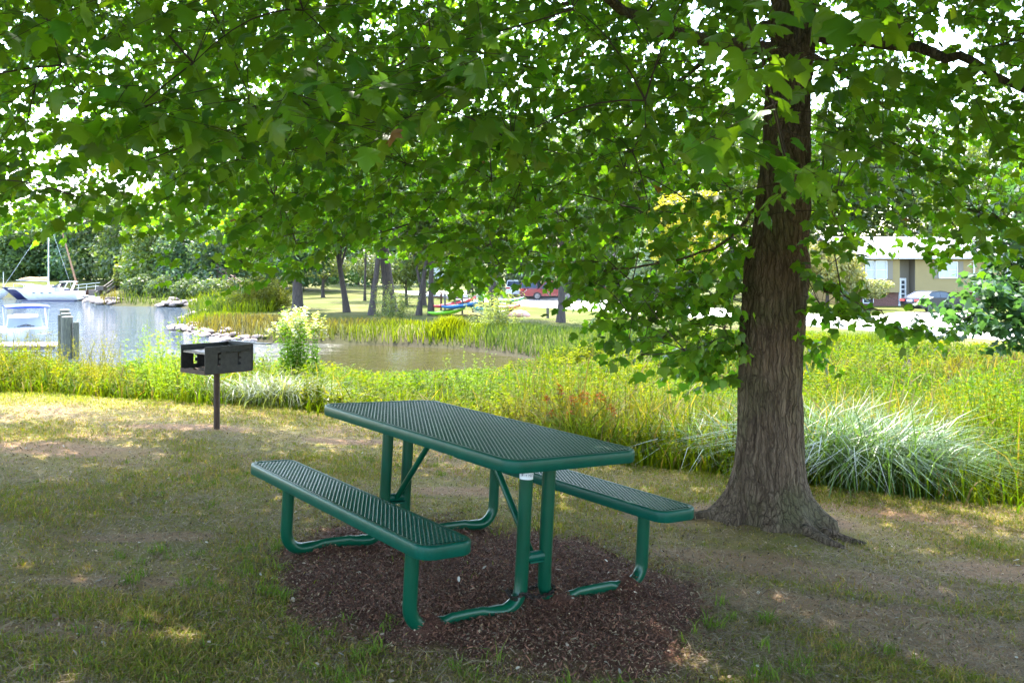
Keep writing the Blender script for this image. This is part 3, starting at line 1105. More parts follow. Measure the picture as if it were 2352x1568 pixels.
# upper crown, above the frame: oversized leaves put in to shade the ground
C2 = np.stack([U(-8.2, 8.6, 18000), U(-2.2, 12.6, 18000), U(2.2, 11.5, 18000)], 1)
e2 = ((C2[:, 0] - .2) / 8.4) ** 2 + ((C2[:, 1] - 4.5 - 1.6 * ss(1.5, -3.5, C2[:, 0])) / 6.3) ** 2 + ((C2[:, 2] - 2.5) / 8.8) ** 2
zt = np.minimum(CZ + .30 * np.maximum(C2[:, 1], 0) + .5, 5.3)
yb = np.interp(C2[:, 0], [-8, -5, -3, 1, 2.5, 4, 9], [11.8, 11.4, 10.8, 8.4, 6.8, 6.2, 4.9])
C2 = C2[(e2 < 1) & (e2 > .2) & (C2[:, 2] > zt) & (C2[:, 1] - .56 * (C2[:, 2] - plane(C2[:, 0], np.minimum(C2[:, 1], 9))) < yb - .3)]  # same sun slope trim, shaping the edge of the cast shade
P, a, nr, s_, t0, t1 = twig_leaves(C2, 9, U(.4, .8, len(C2)), U(.16, .21, len(C2)), .25)
V, F, k = leaves(P, a, nr, s_, False)
Vs.append(V); Fs.append(F + off); Ts.append(tint_maple(len(P), k))
org = np.array((TX, TYY, mz0))
np_mesh('crown', np.concatenate(Vs) - org, [np.concatenate(Fs)], M['leaf'], maple, tint=np.concatenate(Ts))
print('maple leaves', sum(len(f) for f in Fs), len(C), len(C2))

# branchlets joining sprays to limbs
def ribbons(A_, B_, r, sag, n=4):
    """thin three sided tubes from A to B"""
    k = len(A_)
    t = np.linspace(0, 1, n + 1)
    P = A_[:, None] * (1 - t)[None, :, None] + B_[:, None] * t[None, :, None]
    L = np.linalg.norm(B_ - A_, axis=1)
    P[:, :, 2] += (sag * L)[:, None] * (4 * t * (1 - t))[None]
    d = (B_ - A_) / (L[:, None] + 1e-9)
    s = np.cross(d, np.array((.3, .2, 1.0)))
    s /= np.linalg.norm(s, axis=1)[:, None] + 1e-9
    u_ = np.cross(s, d)
    rr = (r[:, None] * (1 - .6 * t)[None])[..., None]
    V = np.stack([P + rr * (cos(a) * s[:, None] + sin(a) * u_[:, None]) for a in (0, 2.1, 4.2)], 2)
    V = V.reshape(-1, 3)
    b = np.arange(k)[:, None] * (n + 1) * 3 + np.arange(n)[None] * 3
    b = b.ravel()
    F = np.concatenate([np.stack([b + q, b + (q + 1) % 3, b + 3 + (q + 1) % 3, b + 3 + q], 1) for q in range(3)])
    return V, F


tw_ = np.concatenate(twigs)
vis = tw_[:, 0]
hubs = C[rng.permutation(len(C))[:1300]]
hubs = hubs[np.argsort(np.hypot(hubs[:, 0] - TX, hubs[:, 1] - TYY))]
pool = np.concatenate([limb_pts, hubs])
A_, B_ = [], []
for q, h in enumerate(hubs):
    dd = np.linalg.norm(pool[:len(limb_pts) + q] - h, axis=1)
    dd[:len(limb_pts)] *= .8
    A_.append(pool[np.argmin(dd)]); B_.append(h)
A_, B_ = np.array(A_), np.array(B_)
L = np.linalg.norm(B_ - A_, axis=1)
V1, F1 = ribbons(A_, B_, .0035 + .0022 * L, U(-.05, .12, len(L)), 6)
j = np.array([np.argmin(np.linalg.norm(hubs - p, axis=1)) for p in vis])
V2, F2 = ribbons(hubs[j], vis, np.full(len(vis), .0020), U(-.05, .1, len(vis)), 3)
V3, F3 = ribbons(tw_[:, 0], tw_[:, 1], np.full(len(vis), .0016), np.full(len(vis), .02), 2)
np_mesh('branchlets', np.concatenate([V1, V2, V3]) - org, [np.concatenate([F1, F2 + len(V1), F3 + len(V1) + len(V2)])], M['twig'], maple)

# ------------------------------------------------------------------ plants
def blades(P, h, w, bend, tint, seg=4, az=None, lean=.0):
    n = len(P)
    az = U(0, 2 * pi, n) if az is None else az
    d = np.stack([np.cos(az), np.sin(az), np.zeros(n)], 1)
    s = np.stack([-np.sin(az + N(0, .7, n)), np.cos(az), np.zeros(n)], 1)
    t = np.linspace(0, 1, seg + 1)
    hor = (lean + bend[:, None] * t[None] ** 2) * h[:, None]
    ver = h[:, None] * (t[None] - .45 * bend[:, None] * t[None] ** 3)
    wd = w[:, None] * (np.array([.8, 1, .9, .6, .06]) if seg == 4 else np.interp(t, [0, .4, 1], [.8, 1, .06]))[None]
    mid = P[:, None] + d[:, None] * hor[..., None]
    mid[:, :, 2] += ver
    V = np.stack([mid - s[:, None] * wd[..., None] / 2, mid + s[:, None] * wd[..., None] / 2], 2).reshape(-1, 3)
    b = (np.arange(n)[:, None] * (seg + 1) * 2 + np.arange(seg)[None] * 2).ravel()
    return V, np.stack([b, b + 1, b + 3, b + 2], 1), np.repeat(tint, (seg + 1) * 2, 0)


def stems(P, h, nl, ll, lw, tint, spread=.12, top=None, tmin=.12, lift=(.1, .9)):
    n = len(P)
    ld = N(0, spread, (n, 2))
    tip = P + np.stack([ld[:, 0] * h, ld[:, 1] * h, h], 1)
    t = np.tile(np.linspace(tmin, 1, nl), n) + N(0, .02, n * nl)
    A0 = np.repeat(P, nl, 0)
    B0 = np.repeat(tip, nl, 0)
    c = A0 + (B0 - A0) * t[:, None]
    az = np.tile(np.arange(nl) * 2.4, n) + np.repeat(U(0, 6.3, n), nl)
    el = U(lift[0], lift[1], len(az))
    d = np.stack([np.cos(az) * np.cos(el), np.sin(az) * np.cos(el), np.sin(el)], 1)
    s = np.stack([-np.sin(az), np.cos(az), N(0, .25, len(az))], 1)
    L = np.repeat(ll, nl) * U(.65, 1.2, len(az)) * (1 - .35 * np.clip(t, 0, 1))
    wv = np.repeat(lw, nl) * U(.7, 1.2, len(az))
    tipv = c + d * L[:, None]
    tipv[:, 2] -= L * U(.1, .5, len(az))
    m_ = c + d * (L * .45)[:, None]
    V = np.stack([c, m_ + s * wv[:, None] / 2, tipv, m_ - s * wv[:, None] / 2], 1).reshape(-1, 3)
    b = np.arange(len(az)) * 4
    F = np.stack([b, b + 1, b + 2, b + 3], 1)
    T = np.repeat(np.repeat(tint, nl, 0) * U(.75, 1.25, (len(az), 1)), 4, 0)
    wst = np.full((n, 1), .004)
    sv = np.array((1, 0, 0))[None] * wst
    V2 = np.stack([P - sv, P + sv, tip + sv * .4, tip - sv * .4], 1).reshape(-1, 3)
    b2 = np.arange(n) * 4 + len(V)
    F2 = np.stack([b2, b2 + 1, b2 + 2, b2 + 3], 1)
    return np.concatenate([V, V2]), np.concatenate([F, F2]), np.concatenate([T, np.repeat(tint * .8, 4, 0)])


def merge(parts):
    V, F, T, o_ = [], [], [], 0
    for v, f, t in parts:
        V.append(v); F.append(f + o_); T.append(t); o_ += len(v)
    return np.concatenate(V), np.concatenate(F), np.concatenate(T)


def scatter(n, d0, d1, ulo=-420, uhi=2780, pw=1.0):
    """points, denser near, over the field of view plus a margin"""
    if pw == 1.0:
        y = d0 * (d1 / d0) ** U(0, 1, n)
    else:
        y = U(d0, d1, n)
    x = (U(ulo, uhi, n) - CX) / FD * y
    return x, y


def cols(n, c1, c2, j=.15):
    t = U(0, 1, (n, 1))
    return (np.array(c1) * (1 - t) + np.array(c2) * t) * (1 + N(0, j, (n, 1))).clip(.5, 1.6)


road_v = lambda u: np.interp(u, [835, 893, 1000, 1241, 1349, 1840, 2060, 2352, 2900], [661, 669, 681, 704, 711, 744, 761, 781, 838])


def marsh_mask(x, y, m0=.0):
    e = y - edge(x) - .22 * wob(x, y, 1.9, 9) - .08 * wob(x, y, 7, 10)
    ok = (e > m0) & (sdf(x, y) > .25)
    z = height(x, y)
    v = HY - FD * (z - CZ) / y
    u = CX + FD * x / y
    return ok & (v > road_v(u) + 26) & (y < 44), z, e


def patch(x, y, f, s, lo, hi):
    return ss(lo, hi, wob(x, y, f, s))


TOPU = [-500, 0, 100, 180, 240, 320, 420, 520, 620, 720, 850, 1000, 1150, 1230, 1300, 1400, 1850, 2000, 2200, 2352, 2900]
TOPV = [780, 788, 812, 838, 842, 822, 806, 808, 818, 828, 853, 852, 842, 808, 782, 764, 760, 778, 786, 792, 800]


def cap(x, y, z, h, vt=None, u_=TOPU, v_=TOPV):
    """meadow grows low where the creek and road stay in view"""
    u = CX + FD * x / y
    v = np.interp(u, u_, v_)
    room = CZ - (v - HY) / FD * y - z
    return np.minimum(h, np.maximum(room, .10) * U(.72, 1.02, len(x)))


# grassy blades of the marsh
x, y = scatter(120000, 6.3, 40)
ok, z, e = marsh_mask(x, y)
g = patch(x, y, .9, 31, -.5, .5)
ok &= U(0, 1, len(x)) < .25 + .75 * g
x, y, z, e, g = x[ok], y[ok], z[ok], e[ok], g[ok]
n = len(x)
hh = (.30 + .50 * ss(.0, 1.1, e)) * U(.6, 1.25, n) * (1 - .25 * ss(14, 26, y)) * np.where(x / y < -.18, .82, 1)
hh = cap(x, y, z, hh)
tint = cols(n, (.044, .090, .007), (.092, .115, .006))
br = patch(x, y, .5, 77, .35, .8)
tint = tint * (1 - .6 * br[:, None]) + np.array((.12, .075, .04)) * .6 * br[:, None]
dead = U(0, 1, n) < .07
tint[dead] = (.16, .12, .055)
tall = (U(0, 1, n) < .05) & (e > .3)
hh = np.where(tall, hh * 1.45, hh)
tint[tall & (U(0, 1, n) < .5)] = (.15, .12, .06)
V, F, T = blades(np.stack([x, y, z - .02], 1), hh, (.004 + .0011 * y) * U(.7, 1.3, n), U(.15, .95, n), tint)
tag(np_mesh('marsh_grass', V, [F], M['veg'], None, T), kind='stuff')
# leafy weeds
x, y = scatter(30000, 6.5, 41)
ok, z, e = marsh_mask(x, y, .25)
g = 1 - patch(x, y, .9, 31, -.5, .6)
ok &= U(0, 1, len(x)) < (.15 + .85 * g) * (.18 + .82 * ss(-.25, .15, wob(x, y, 2.7, 17)))
x, y, z, e = x[ok], y[ok], z[ok], e[ok]
n = len(x)
yel = .75 * patch(x, y, .7, 12, -.3, .6)[:, None]
tint = (cols(n, (.066, .116, .004), (.030, .072, .007), .25) * (1 - yel) + cols(n, (.150, .150, .003), (.085, .118, .004), .25) * yel) * (1 - .35 * patch(x, y, 1.7, 15, .1, .7))[:, None]
hh = cap(x, y, z, (.28 + .55 * ss(0, 1.6, e)) * U(.5, 1.3, n) * (.78 + .55 * wob(x, y, 1.6, 19)).clip(.3, 1.6))
sc_ = .8 + y / 14
V, F, T = stems(np.stack([x, y, z], 1), hh, 17, .072 * sc_, .021 * sc_, tint)
tag(np_mesh('leafy_weeds', V, [F], M['veg'], None, T), kind='stuff')
print('weeds', n)
# reeds on the far bank of the creek
n = 130000
x, y = scatter(n, 36, 120, -500, 2500)
sd_ = sdf(x, y)
z = height(x, y)
band = (sd_ > .2) & (sd_ < 4.2 + 2.0 * wob(x, y, .22, 4) + np.maximum(0, y - 60) * .10)
band |= (sd_ > .2) & (x > -3) & (y < 58 - .3 * x) & (y > 36)
v = HY - FD * (z - CZ) / y
u = CX + FD * x / y
band &= (v > road_v(u) + 24) & (y > 38)
x, y, z, sd_ = x[band], y[band], z[band], sd_[band]
n = len(x)
g = patch(x, y, .30, 41, .0, .5)[:, None]
b2 = patch(x, y, .22, 55, .2, .6)[:, None]
tint = cols(n, (.046, .080, .020), (.062, .09, .032)) * (1 - g) + cols(n, (.115, .150, .006), (.09, .13, .006)) * g
tint = tint * (1 - .7 * b2) + .7 * b2 * np.array((.10, .072, .042))
hh = U(.7, 1.6, n) * (1.0 + .3 * wob(x, y, .4, 8)) * (.75 + .35 * np.clip(sd_ / 3, 0, 1))
hh = np.where(y < 64, cap(x, y, z, hh, None, [300, 430, 600, 700, 900, 1000, 1200, 1300, 1500], [700, 708, 712, 722, 718, 734, 736, 745, 752]), hh)
V, F, T = blades(np.stack([x, y, z - .05], 1), hh, U(.03, .07, n) * (y / 50), U(.1, .6, n), tint, 3)
tag(np_mesh('bank_reeds', V, [F], M['veg'], None, T), kind='stuff')

# lawn blades, straw, mulch chips, litter
def lawn_pts(n, d0, d1):
    x, y = scatter(n, d0, d1, -350, 2700)
    ok = y < edge(x) + .25
    return x[ok], y[ok]


x, y = lawn_pts(430000, 3.0, 11.5)
md, dm = mulchmask(x, y), dirtmask(x, y)
pt = patch(x, y, 2.6, 61, -.55, .75) * .8 + patch(x, y, 8, 62, -.5, .8) * .45
fringe = ss(-1.0, 0, y - edge(x))  # strip along the meadow edge with denser, taller, less strawy grass
ok = U(0, 1, len(x)) < np.clip((.20 + .62 * pt) * (1 - .99 * ss(.2, .7, md)) * (1 - .88 * ss(.2, .7, dm)) + .85 * fringe, 0, 1)
x, y, pt, fringe = x[ok], y[ok], pt[ok], fringe[ok]
n = len(x)
tint = cols(n, (.095, .140, .018), (.175, .185, .034))
k = U(0, 1, n) < .55 - .18 * pt - .35 * fringe
tint[k] = cols(k.sum(), (.32, .235, .11), (.17, .11, .05))
hh = U(.014, .042, n) * (.7 + .8 * pt + .5 * fringe)
V, F, T = blades(np.stack([x, y, height(x, y) - .003], 1), hh, U(.0026, .0048, n) * (.7 + y * .09), U(.4, 1.3, n), tint, 2)
parts = [(V, F, T)]
# longer tufts
for u, v, rx, n_, h_ in ((1550, 1440, .18, 260, .11), (1600, 1410, .2, 200, .09), (1215, 1510, .16, 70, .12), (1260, 1525, .16, 60, .10), (640, 1340, .35, 520, .085), (720, 1370, .25, 330, .09), (560, 1290, .3, 400, .07),
                         (800, 1540, .3, 300, .08), (1700, 1500, .4, 420, .09), (950, 1060, .5, 420, .06), (600, 1080, .5, 420, .06), (350, 1110, .4, 260, .05), (2280, 1260, .06, 60, .10), (870, 1440, .12, 60, .06), (440, 1150, .5, 300, .05), (700, 1450, .3, 200, .07), (250, 1500, .3, 200, .07), (1650, 1560, .3, 200, .1)):
    d = 1.466 / max(.02, (v - HY) / FD - .048 * (u - CX) / FD - .025)
    px, py = (u - CX) / FD * d + N(0, rx, n_), d + N(0, rx * .6, n_)
    nc = max(3, n_ // 25)
    ctr = rng.integers(0, nc, n_)
    cx_, cy_ = N(0, rx, nc), N(0, rx * .6, nc)
    px, py = (u - CX) / FD * d + cx_[ctr] + N(0, .02, n_), d + cy_[ctr] + N(0, .02, n_)
    kk = mulchmask(px, py) < .55 + .4 * (rx < .13)
    px, py = px[kk], py[kk]; n_ = len(px)
    parts.append(blades(np.stack([px, py, height(px, py) - .003], 1), U(.4, 1.1, n_) * h_, U(.003, .006, n_), U(.3, 1.2, n_), cols(n_, (.075, .13, .022), (.11, .15, .03)), 2))
V, F, T = merge([p for p in parts])
tag(np_mesh('lawn_grass', V, [F], M['veg'], None, T), kind='stuff')


def flakes(x, y, L, wd, tint, tilt=.35, lift=.004):
    n = len(x)
    az = U(0, 2 * pi, n)
    d = np.stack([np.cos(az), np.sin(az), N(0, tilt, n)], 1)
    s = np.stack([-np.sin(az), np.cos(az), N(0, tilt, n)], 1)
    c = np.stack([x, y, height(x, y) + lift * U(.2, 2.2, n)], 1)
    a, b = d * (L / 2)[:, None], s * (wd / 2)[:, None]
    bow = np.zeros((n, 3)); bow[:, 2] = L * U(.0, .12, n)
    V = np.stack([c - a - b * .6, c - a + b * .6, c + b + bow, c + a + b * .5, c + a - b * .5, c - b + bow], 1).reshape(-1, 3)
    k = np.arange(n) * 6
    F = np.concatenate([np.stack([k, k + 1, k + 2, k + 5], 1), np.stack([k + 5, k + 2, k + 3, k + 4], 1)])
    return V, F, np.repeat(tint, 6, 0)


x = N(-.10, 1.0, 95000); y = N(4.45, .85, 95000)
mm_ = mulchmask(x, y)
ok = (U(0, 1, len(x)) < .03 + mm_) & (y > 2.6)
x, y = x[ok][:42000], y[ok][:42000]
n = len(x)
tint = cols(n, (.060, .023, .015), (.215, .098, .062), .4)
k = U(0, 1, n) < .03
tint[k] = (.24, .17, .12)
tag(np_mesh('mulch_chips', *(lambda q: (q[0], [q[1]], M['dry'], None, q[2]))(flakes(x, y, U(.006, .026, n) * U(.6, 1.3, n), U(.0025, .007, n), tint, .38, .007))), kind='stuff')
x, y = lawn_pts(130000, 3.0, 11)
ok = (mulchmask(x, y) < .5) & (U(0, 1, len(x)) < .3 + .7 * patch(x, y, 2, 88, -.6, .6))
x, y = x[ok], y[ok]
n = len(x)
V, F, T = flakes(x, y, U(.03, .13, n), U(.0014, .0032, n) * (.6 + y * .1), cols(n, (.32, .245, .15), (.13, .085, .05), .3), .16, .007)
tag(np_mesh('dry_straw', V, [F], M['dry'], None, T), kind='stuff')
x, y = lawn_pts(90000, 3.0, 9)
n = len(x)
V, F, T = flakes(x, y, U(.004, .014, n), U(.003, .010, n), cols(n, (.06, .036, .022), (.40, .28, .18), .4), .5, .003)
tag(np_mesh('soil_crumbs', V, [F], M['dry'], None, T), kind='stuff')
x, y = lawn_pts(1100, 3.0, 11)
n = len(x)
V, F, T = flakes(x, y, U(.010, .032, n), U(.006, .018, n), cols(n, (.40, .36, .30), (.22, .12, .06), .35), .35, .010)
tag(np_mesh('leaf_litter', V, [F], M['dry'], None, T), kind='stuff')

# ------------------------------------------------------------------ single plants that stand out in the meadow
def plant(name, label, cat, u, d, build, group=None, m='veg'):
    x, y = (u - CX) / FD * d, d
    z = H1(x, y)
    V, F, T = build(x, y)
    V = V - np.array((x, y, z))
    o = np_mesh(name, V, [F], M['silver' if name == 'ornamental_grass' else m], None, T)
    o.location = (x, y, z)
    return tag(o, label, cat, group)


def spread(x, y, n, rx, ry):
    px, py = x + N(0, rx, n), y + N(0, ry, n)
    return np.stack([px, py, height(px, py) - .02], 1)


def silver(n, rx, ry, h, c1=(.040, .095, .016), c2=(.095, .16, .055)):
    return lambda x, y: blades(spread(x, y, n, rx, ry), U(.6, 1.15, n) * h, U(.006, .012, n), U(.4, 1.5, n), cols(n, c1, c2, .3), 4)


plant('ornamental_grass', 'tall arching clump of silvery blue green grass just right of the maple trunk', 'grass clump', 1975, 7.9, silver(2800, .34, .3, .95))
plant('ornamental_grass', 'silvery arching grass clump directly left of the maple trunk', 'grass clump', 1640, 8.6, silver(550, .2, .25, .74))
plant('ornamental_grass', 'silvery grass tuft at the meadow edge behind the far end of the picnic table', 'grass clump', 1370, 9.6, silver(350, .2, .25, .6))
plant('ornamental_grass', 'pale wispy grass clump right of the grill post', 'grass clump', 650, 10.9, silver(1300, .3, .25, .55, (.12, .15, .07), (.18, .20, .11)))
plant('ornamental_grass', 'silvery plumed grass near the road at the right edge of the meadow', 'grass clump', 2225, 16, silver(600, .35, .4, 1.2))


def flowering(x, y):
    P = spread(x, y, 110, .14, .15)
    h = U(.5, 1.38, 110)
    a = stems(P, h, 26, np.full(110, .10), np.full(110, .042), cols(110, (.10, .19, .015), (.06, .14, .015)), .09, tmin=.1)
    tips = P + np.stack([N(0, .08, 110), N(0, .08, 110), h * 1.0], 1)
    w = stems(tips[h > 1.12] - np.array((0, 0, .16)), np.full((h > 1.12).sum(), .2), 16, np.full((h > 1.12).sum(), .085), np.full((h > 1.12).sum(), .048), cols((h > 1.12).sum(), (.42, .44, .42), (.30, .36, .24)), .3, tmin=.0)
    return merge([a, w])


plant('flowering_shrub', 'upright bush with white flower clusters between the grill and the creek inlet', 'shrub', 682, 13.2, flowering)


def daylily(x, y):
    n = 120
    a = blades(spread(x, y, n, .16, .16), U(.4, .75, n), U(.012, .02, n), U(.4, .9, n), cols(n, (.10, .15, .02), (.12, .17, .03)), 4)
    P = spread(x, y, 16, .20, .2)
    h = U(.4, .68, 16)
    f = stems(P + np.stack([np.zeros(16), np.zeros(16), h * .88], 1), h * .14, 9, np.full(16, .062), np.full(16, .030), cols(16, (.22, .085, .02), (.17, .06, .02)), .1, tmin=.3)
    s = stems(P, h, 3, np.full(16, .03), np.full(16, .01), cols(16, (.14, .12, .03), (.14, .12, .03)), .03)
    return merge([a, f, s])


plant('daylily', 'orange daylily cluster at the meadow edge behind the table', 'flower', 1335, 8.6, daylily)


def leafy(n, rx, h, ll, lw, c1, c2, nl=26, sp=.2):
    return lambda x, y: stems(spread(x, y, n, rx, rx), U(.5, 1.1, n) * h, nl, np.full(n, ll), np.full(n, lw), cols(n, c1, c2), sp)


plant('goldenrod', 'dense bright yellow green weed clump near the right edge of the meadow', 'weed', 2275, 9.4, leafy(240, .42, 1.05, .075, .020, (0.156, 0.156, 0.0072), (0.114, 0.132, 0.009)))
plant('goldenrod', 'tall single dark green leafy stem cluster rising behind the table top', 'weed', 1092, 11.5, leafy(26, .08, .95, .085, .022, (.08, .13, .03), (.10, .16, .03)))
plant('milkweed', 'dark green bushy plant left of the right picture edge behind the yellow weeds', 'weed', 2300, 12.5, leafy(120, .4, 1.2, .11, .045, (.05, .11, .025), (.07, .14, .03)))
plant('tall_weed', 'tall green weed with loose leaves standing left of the grill', 'weed', 555 - 190, 11.8, leafy(22, .14, .85, .10, .026, (.09, .17, .02), (.13, .20, .02)))
plant('tall_weed', 'slender upright green weed standing right beside the grill box', 'weed', 410, 11.2, leafy(40, .3, .95, .09, .022, (.10, .18, .02), (.14, .21, .02)))
plant('yellow_bush', 'yellow flowering weeds low at the left picture edge', 'weed', 60, 12.2, leafy(300, .65, .8, .055, .016, (0.12, 0.12, 0.0072), (0.09, 0.096, 0.012)))
plant('yellow_bush', 'yellow leafed weeds below the group of pilings', 'weed', 235, 12.0, leafy(240, .5, .45, .055, .016, (0.144, 0.138, 0.0072), (0.108, 0.114, 0.012)))
plant('marsh_tussock', 'round bright yellow green tussock on the far bank below the kayaks', 'grass clump', 1028, 49.5, lambda x, y: blades(spread(x, y, 900, .42, .4), U(.45, 1.0, 900), U(.04, .07, 900), U(.3, .9, 900), cols(900, (0.144, 0.168, 0.006), (0.114, 0.144, 0.0072)), 3))
plant('marsh_shrub', 'pale green shrub with narrow leaves on the bank below the brown canoe', 'shrub', 1140, 49.5, leafy(70, .55, 1.9, .24, .06, (.18, .23, .10), (.22, .26, .14), 30))
plant('marsh_shrub', 'grey green willowy shrub standing at the foot of the thick leaning tree', 'shrub', 905, 55, leafy(60, .55, 2.2, .25, .06, (.11, .15, .07), (.14, .18, .09), 30, .3))
plant('marsh_shrub', 'rounded olive shrub at the left end of the far bank reeds', 'shrub', 600, 69, leafy(240, 1.1, 2.4, .34, .12, (.15, .16, .05), (.12, .14, .045), 26, .35))


# ------------------------------------------------------------------ trees beyond the water and the road
def crown_mesh(blobs, n, leaf, c1, c2, seed, parent, up=.5):
    r = np.random.default_rng(seed)
    B = np.array(blobs, float)
    w = B[:, 3] ** 2 * B[:, 4]
    k = r.choice(len(B), n, p=w / w.sum())
    d = r.normal(0, 1, (n, 3))
    d /= np.linalg.norm(d, axis=1)[:, None]
    rad = r.uniform(.15, 1, n) ** .42
    # sub-clumps give the crown a broken outline
    q = r.normal(0, 1, (60, 3)); q /= np.linalg.norm(q, axis=1)[:, None]
    near = (d @ q.T).max(1)
    keep = r.uniform(0, 1, n) < .25 + .75 * ss(.86, .97, near)
    rad = rad * (.82 + .26 * ss(.86, .98, near))
    P = B[k, :3] + d * rad[:, None] * np.stack([B[k, 3], B[k, 3], B[k, 4]], 1)
    P = P[keep]
    n = len(P)
    nr = d[keep] * .6 + r.normal(0, .6, (n, 3)); nr[:, 2] += up
    nr /= np.linalg.norm(nr, axis=1)[:, None]
    a = np.cross(nr, r.normal(0, 1, (n, 3))); a /= np.linalg.norm(a, axis=1)[:, None]
    b = np.cross(nr, a)
    L = leaf * r.uniform(.6, 1.3, n)
    V = np.stack([P - a * L[:, None], P + b * (L * .5)[:, None], P + a * L[:, None] - nr * (L * .3)[:, None], P - b * (L * .5)[:, None]], 1).reshape(-1, 3)
    f = np.arange(n) * 4
    t = r.uniform(0, 1, (n, 1))
    T = (np.array(c1) * (1 - t) + np.array(c2) * t) * r.uniform(.75, 1.25, (n, 1))
    return np_mesh('crown', V, [np.stack([f, f + 1, f + 2, f + 3], 1)], M['crown'], parent, np.repeat(T, 4, 0))


def tree(name, label, u, vb, d, H, tr, seed, c1, c2, blobs=None, n=4500, leaf=.2, lean=(0, 0), group=None, forks=3, mb='bark', base=None):
    """base given: world z of the foot, else the ground there"""
    x, y = (u - CX) / FD * d, d
    z = H1(x, y)
    r = random.Random(seed)
    o = thing(name, label, 'tree', (x, y, z), 0, group)
    if blobs is None:
        cr = H * .30
        blobs = [(lean[0] * H * .8, lean[1], H * .70, cr, H * .26)]
        for k in range(5):
            a = r.uniform(0, 6.28)
            blobs.append((lean[0] * H * .8 + cos(a) * cr * .7, sin(a) * cr * .7, H * r.uniform(.45, .85), cr * r.uniform(.45, .7), H * r.uniform(.10, .16)))
    m = MB()
    pts, rad = [], []
    for k in range(9):
        t = k / 8
        pts.append((lean[0] * H * t ** 1.2 + .02 * H * sin(3 * t + seed) * t, lean[1] * t, -.15 + H * .78 * t))
        rad.append(tr * (1.35 if k == 0 else 1 - .72 * t))
    m.tube(pts, rad, 9)
    for k in range(forks):
        t = r.uniform(.35, .65)
        i = int(t * 8)
        b = blobs[r.randrange(len(blobs))]
        p0 = pts[i]
        p2 = (b[0], b[1], b[2])
        mid = tuple((p0[q] * .5 + p2[q] * .5) + (0, 0, .04 * H)[q] for q in range(3))
        m.tube([p0, mid, p2], [rad[i] * .6, rad[i] * .42, rad[i] * .15], 6)
    m.build('trunk', M[mb], o, True)
    crown_mesh(blobs, n, leaf, c1, c2, seed, o)
    return o


G1, G2 = (.042, .088, .018), (.060, .108, .020)          # mid green
Y1, Y2 = (.085, .120, .014), (.065, .105, .018)              # yellow green
B1, B2 = (.060, .122, .056), (.088, .160, .070)          # blue green, lightened to stand in for distance haze
P1, P2 = (.075, .105, .045), (.10, .128, .06)              # pale green
D1, D2 = (.028, .066, .026), (.042, .090, .030)          # dark green
# trees with visible trunks on the far lawn, left to right
tree('bank_tree', 'left one of two close thin trunked trees at the left end of the bank', 618, 690, 72, 13, .17, 1, Y1, Y2, n=3600)
tree('bank_tree', 'right one of two close thin trunked trees at the left end of the bank', 636, 690, 74, 12, .16, 2, G1, G2, n=3600)
tree('oak_tree', 'thick straight trunk tree with a low dark green crown beside the pale rocks', 684, 712, 64, 9, .42, 3, D1, D2, [(0, 0, 5.2, 2.6, 2.2), (-.8, 0, 3.3, 1.5, .9), (1.0, .3, 3.6, 1.5, 1.0), (0, 0, 7.2, 2.2, 1.8)], 4200, .16)
tree('bank_tree', 'tree with a slim trunk leaning to the left, standing right of the low dark crown', 797, 705, 66, 11, .24, 4, G1, G2, n=4200, lean=(-.12, 0))
tree('orchard_tree', 'small spreading tree with forked trunk on the far lawn, left of the tall slim tree', 742, 668, 98, 5.5, .20, 5, Y1, P2, [(0, 0, 3.6, 2.6, 1.5), (-1.5, 0, 3, 1.3, .9), (1.6, 0, 3.2, 1.4, 1)], 2600, .17)
tree('bank_tree', 'very slim straight tree between the leaning tree and the thick leaning pair', 838, 676, 88, 12, .13, 6, G1, G2, n=3600)
tree('orchard_tree', 'small round topped tree near the road, left of the thick leaning trunk', 855, 664, 112, 5, .2, 7, P1, P2, [(0, 0, 3.4, 2.4, 1.6)], 2200, .17)
tree('bank_tree', 'tree with a dark trunk leaning to the right, left one of the crossing pair', 853, 715, 62, 13, .23, 8, G1, G2, n=5200, lean=(.10, 0))
tree('oak_tree', 'tallest tree on the far lawn with a massive trunk leaning to the left', 896, 700, 66, 17, .46, 9, Y1, G2, n=7000, leaf=.22, lean=(-.08, 0))
tree('orchard_tree', 'small multi stemmed tree with pale leaves right of the massive leaning trunk', 934, 686, 78, 4.6, .14, 10, P1, Y2, [(0, 0, 3.0, 2.0, 1.4), (-1, 0, 2.6, 1.0, .8), (1.1, 0, 2.6, 1.0, .8)], 2600, .14)
tree('bank_tree', 'tree with a curved forked trunk leaning right, left of the kayak rack', 962, 714, 62, 9, .20, 11, Y1, P2, n=3600, lean=(.12, 0))
tree('bank_tree', 'slim straight tree right behind the left end of the kayak rack', 990, 714, 62, 12, .21, 12, G1, Y2, n=4600)
tree('bank_tree', 'short reddish trunk tree farther back near the road beside the kayak rack', 972, 688, 78, 8, .26, 13, Y1, P2, n=3200)
tree('bank_tree', 'tree with a stout trunk standing in front of the canoe rack', 1133, 728, 57, 9, .36, 14, G1, Y2, n=4200)
tree('bank_tree', 'dark trunked tree with flared base on the lawn right of the upturned salmon boat', 1288, 738, 54, 12, .24, 15, G1, Y2, n=4800, lean=(.03, 0))
tree('ornamental_tree', 'bright yellow leafed tree behind the maple trunk on its left side', 1580, 690, 78, 11, .3, 16, (.30, .26, .015), (.22, .24, .02), [(0, 0, 5.8, 3.4, 3.6), (-1.6, 0, 7.8, 2, 1.6), (1.8, 0, 8, 2, 2.2)], 6500, .18)
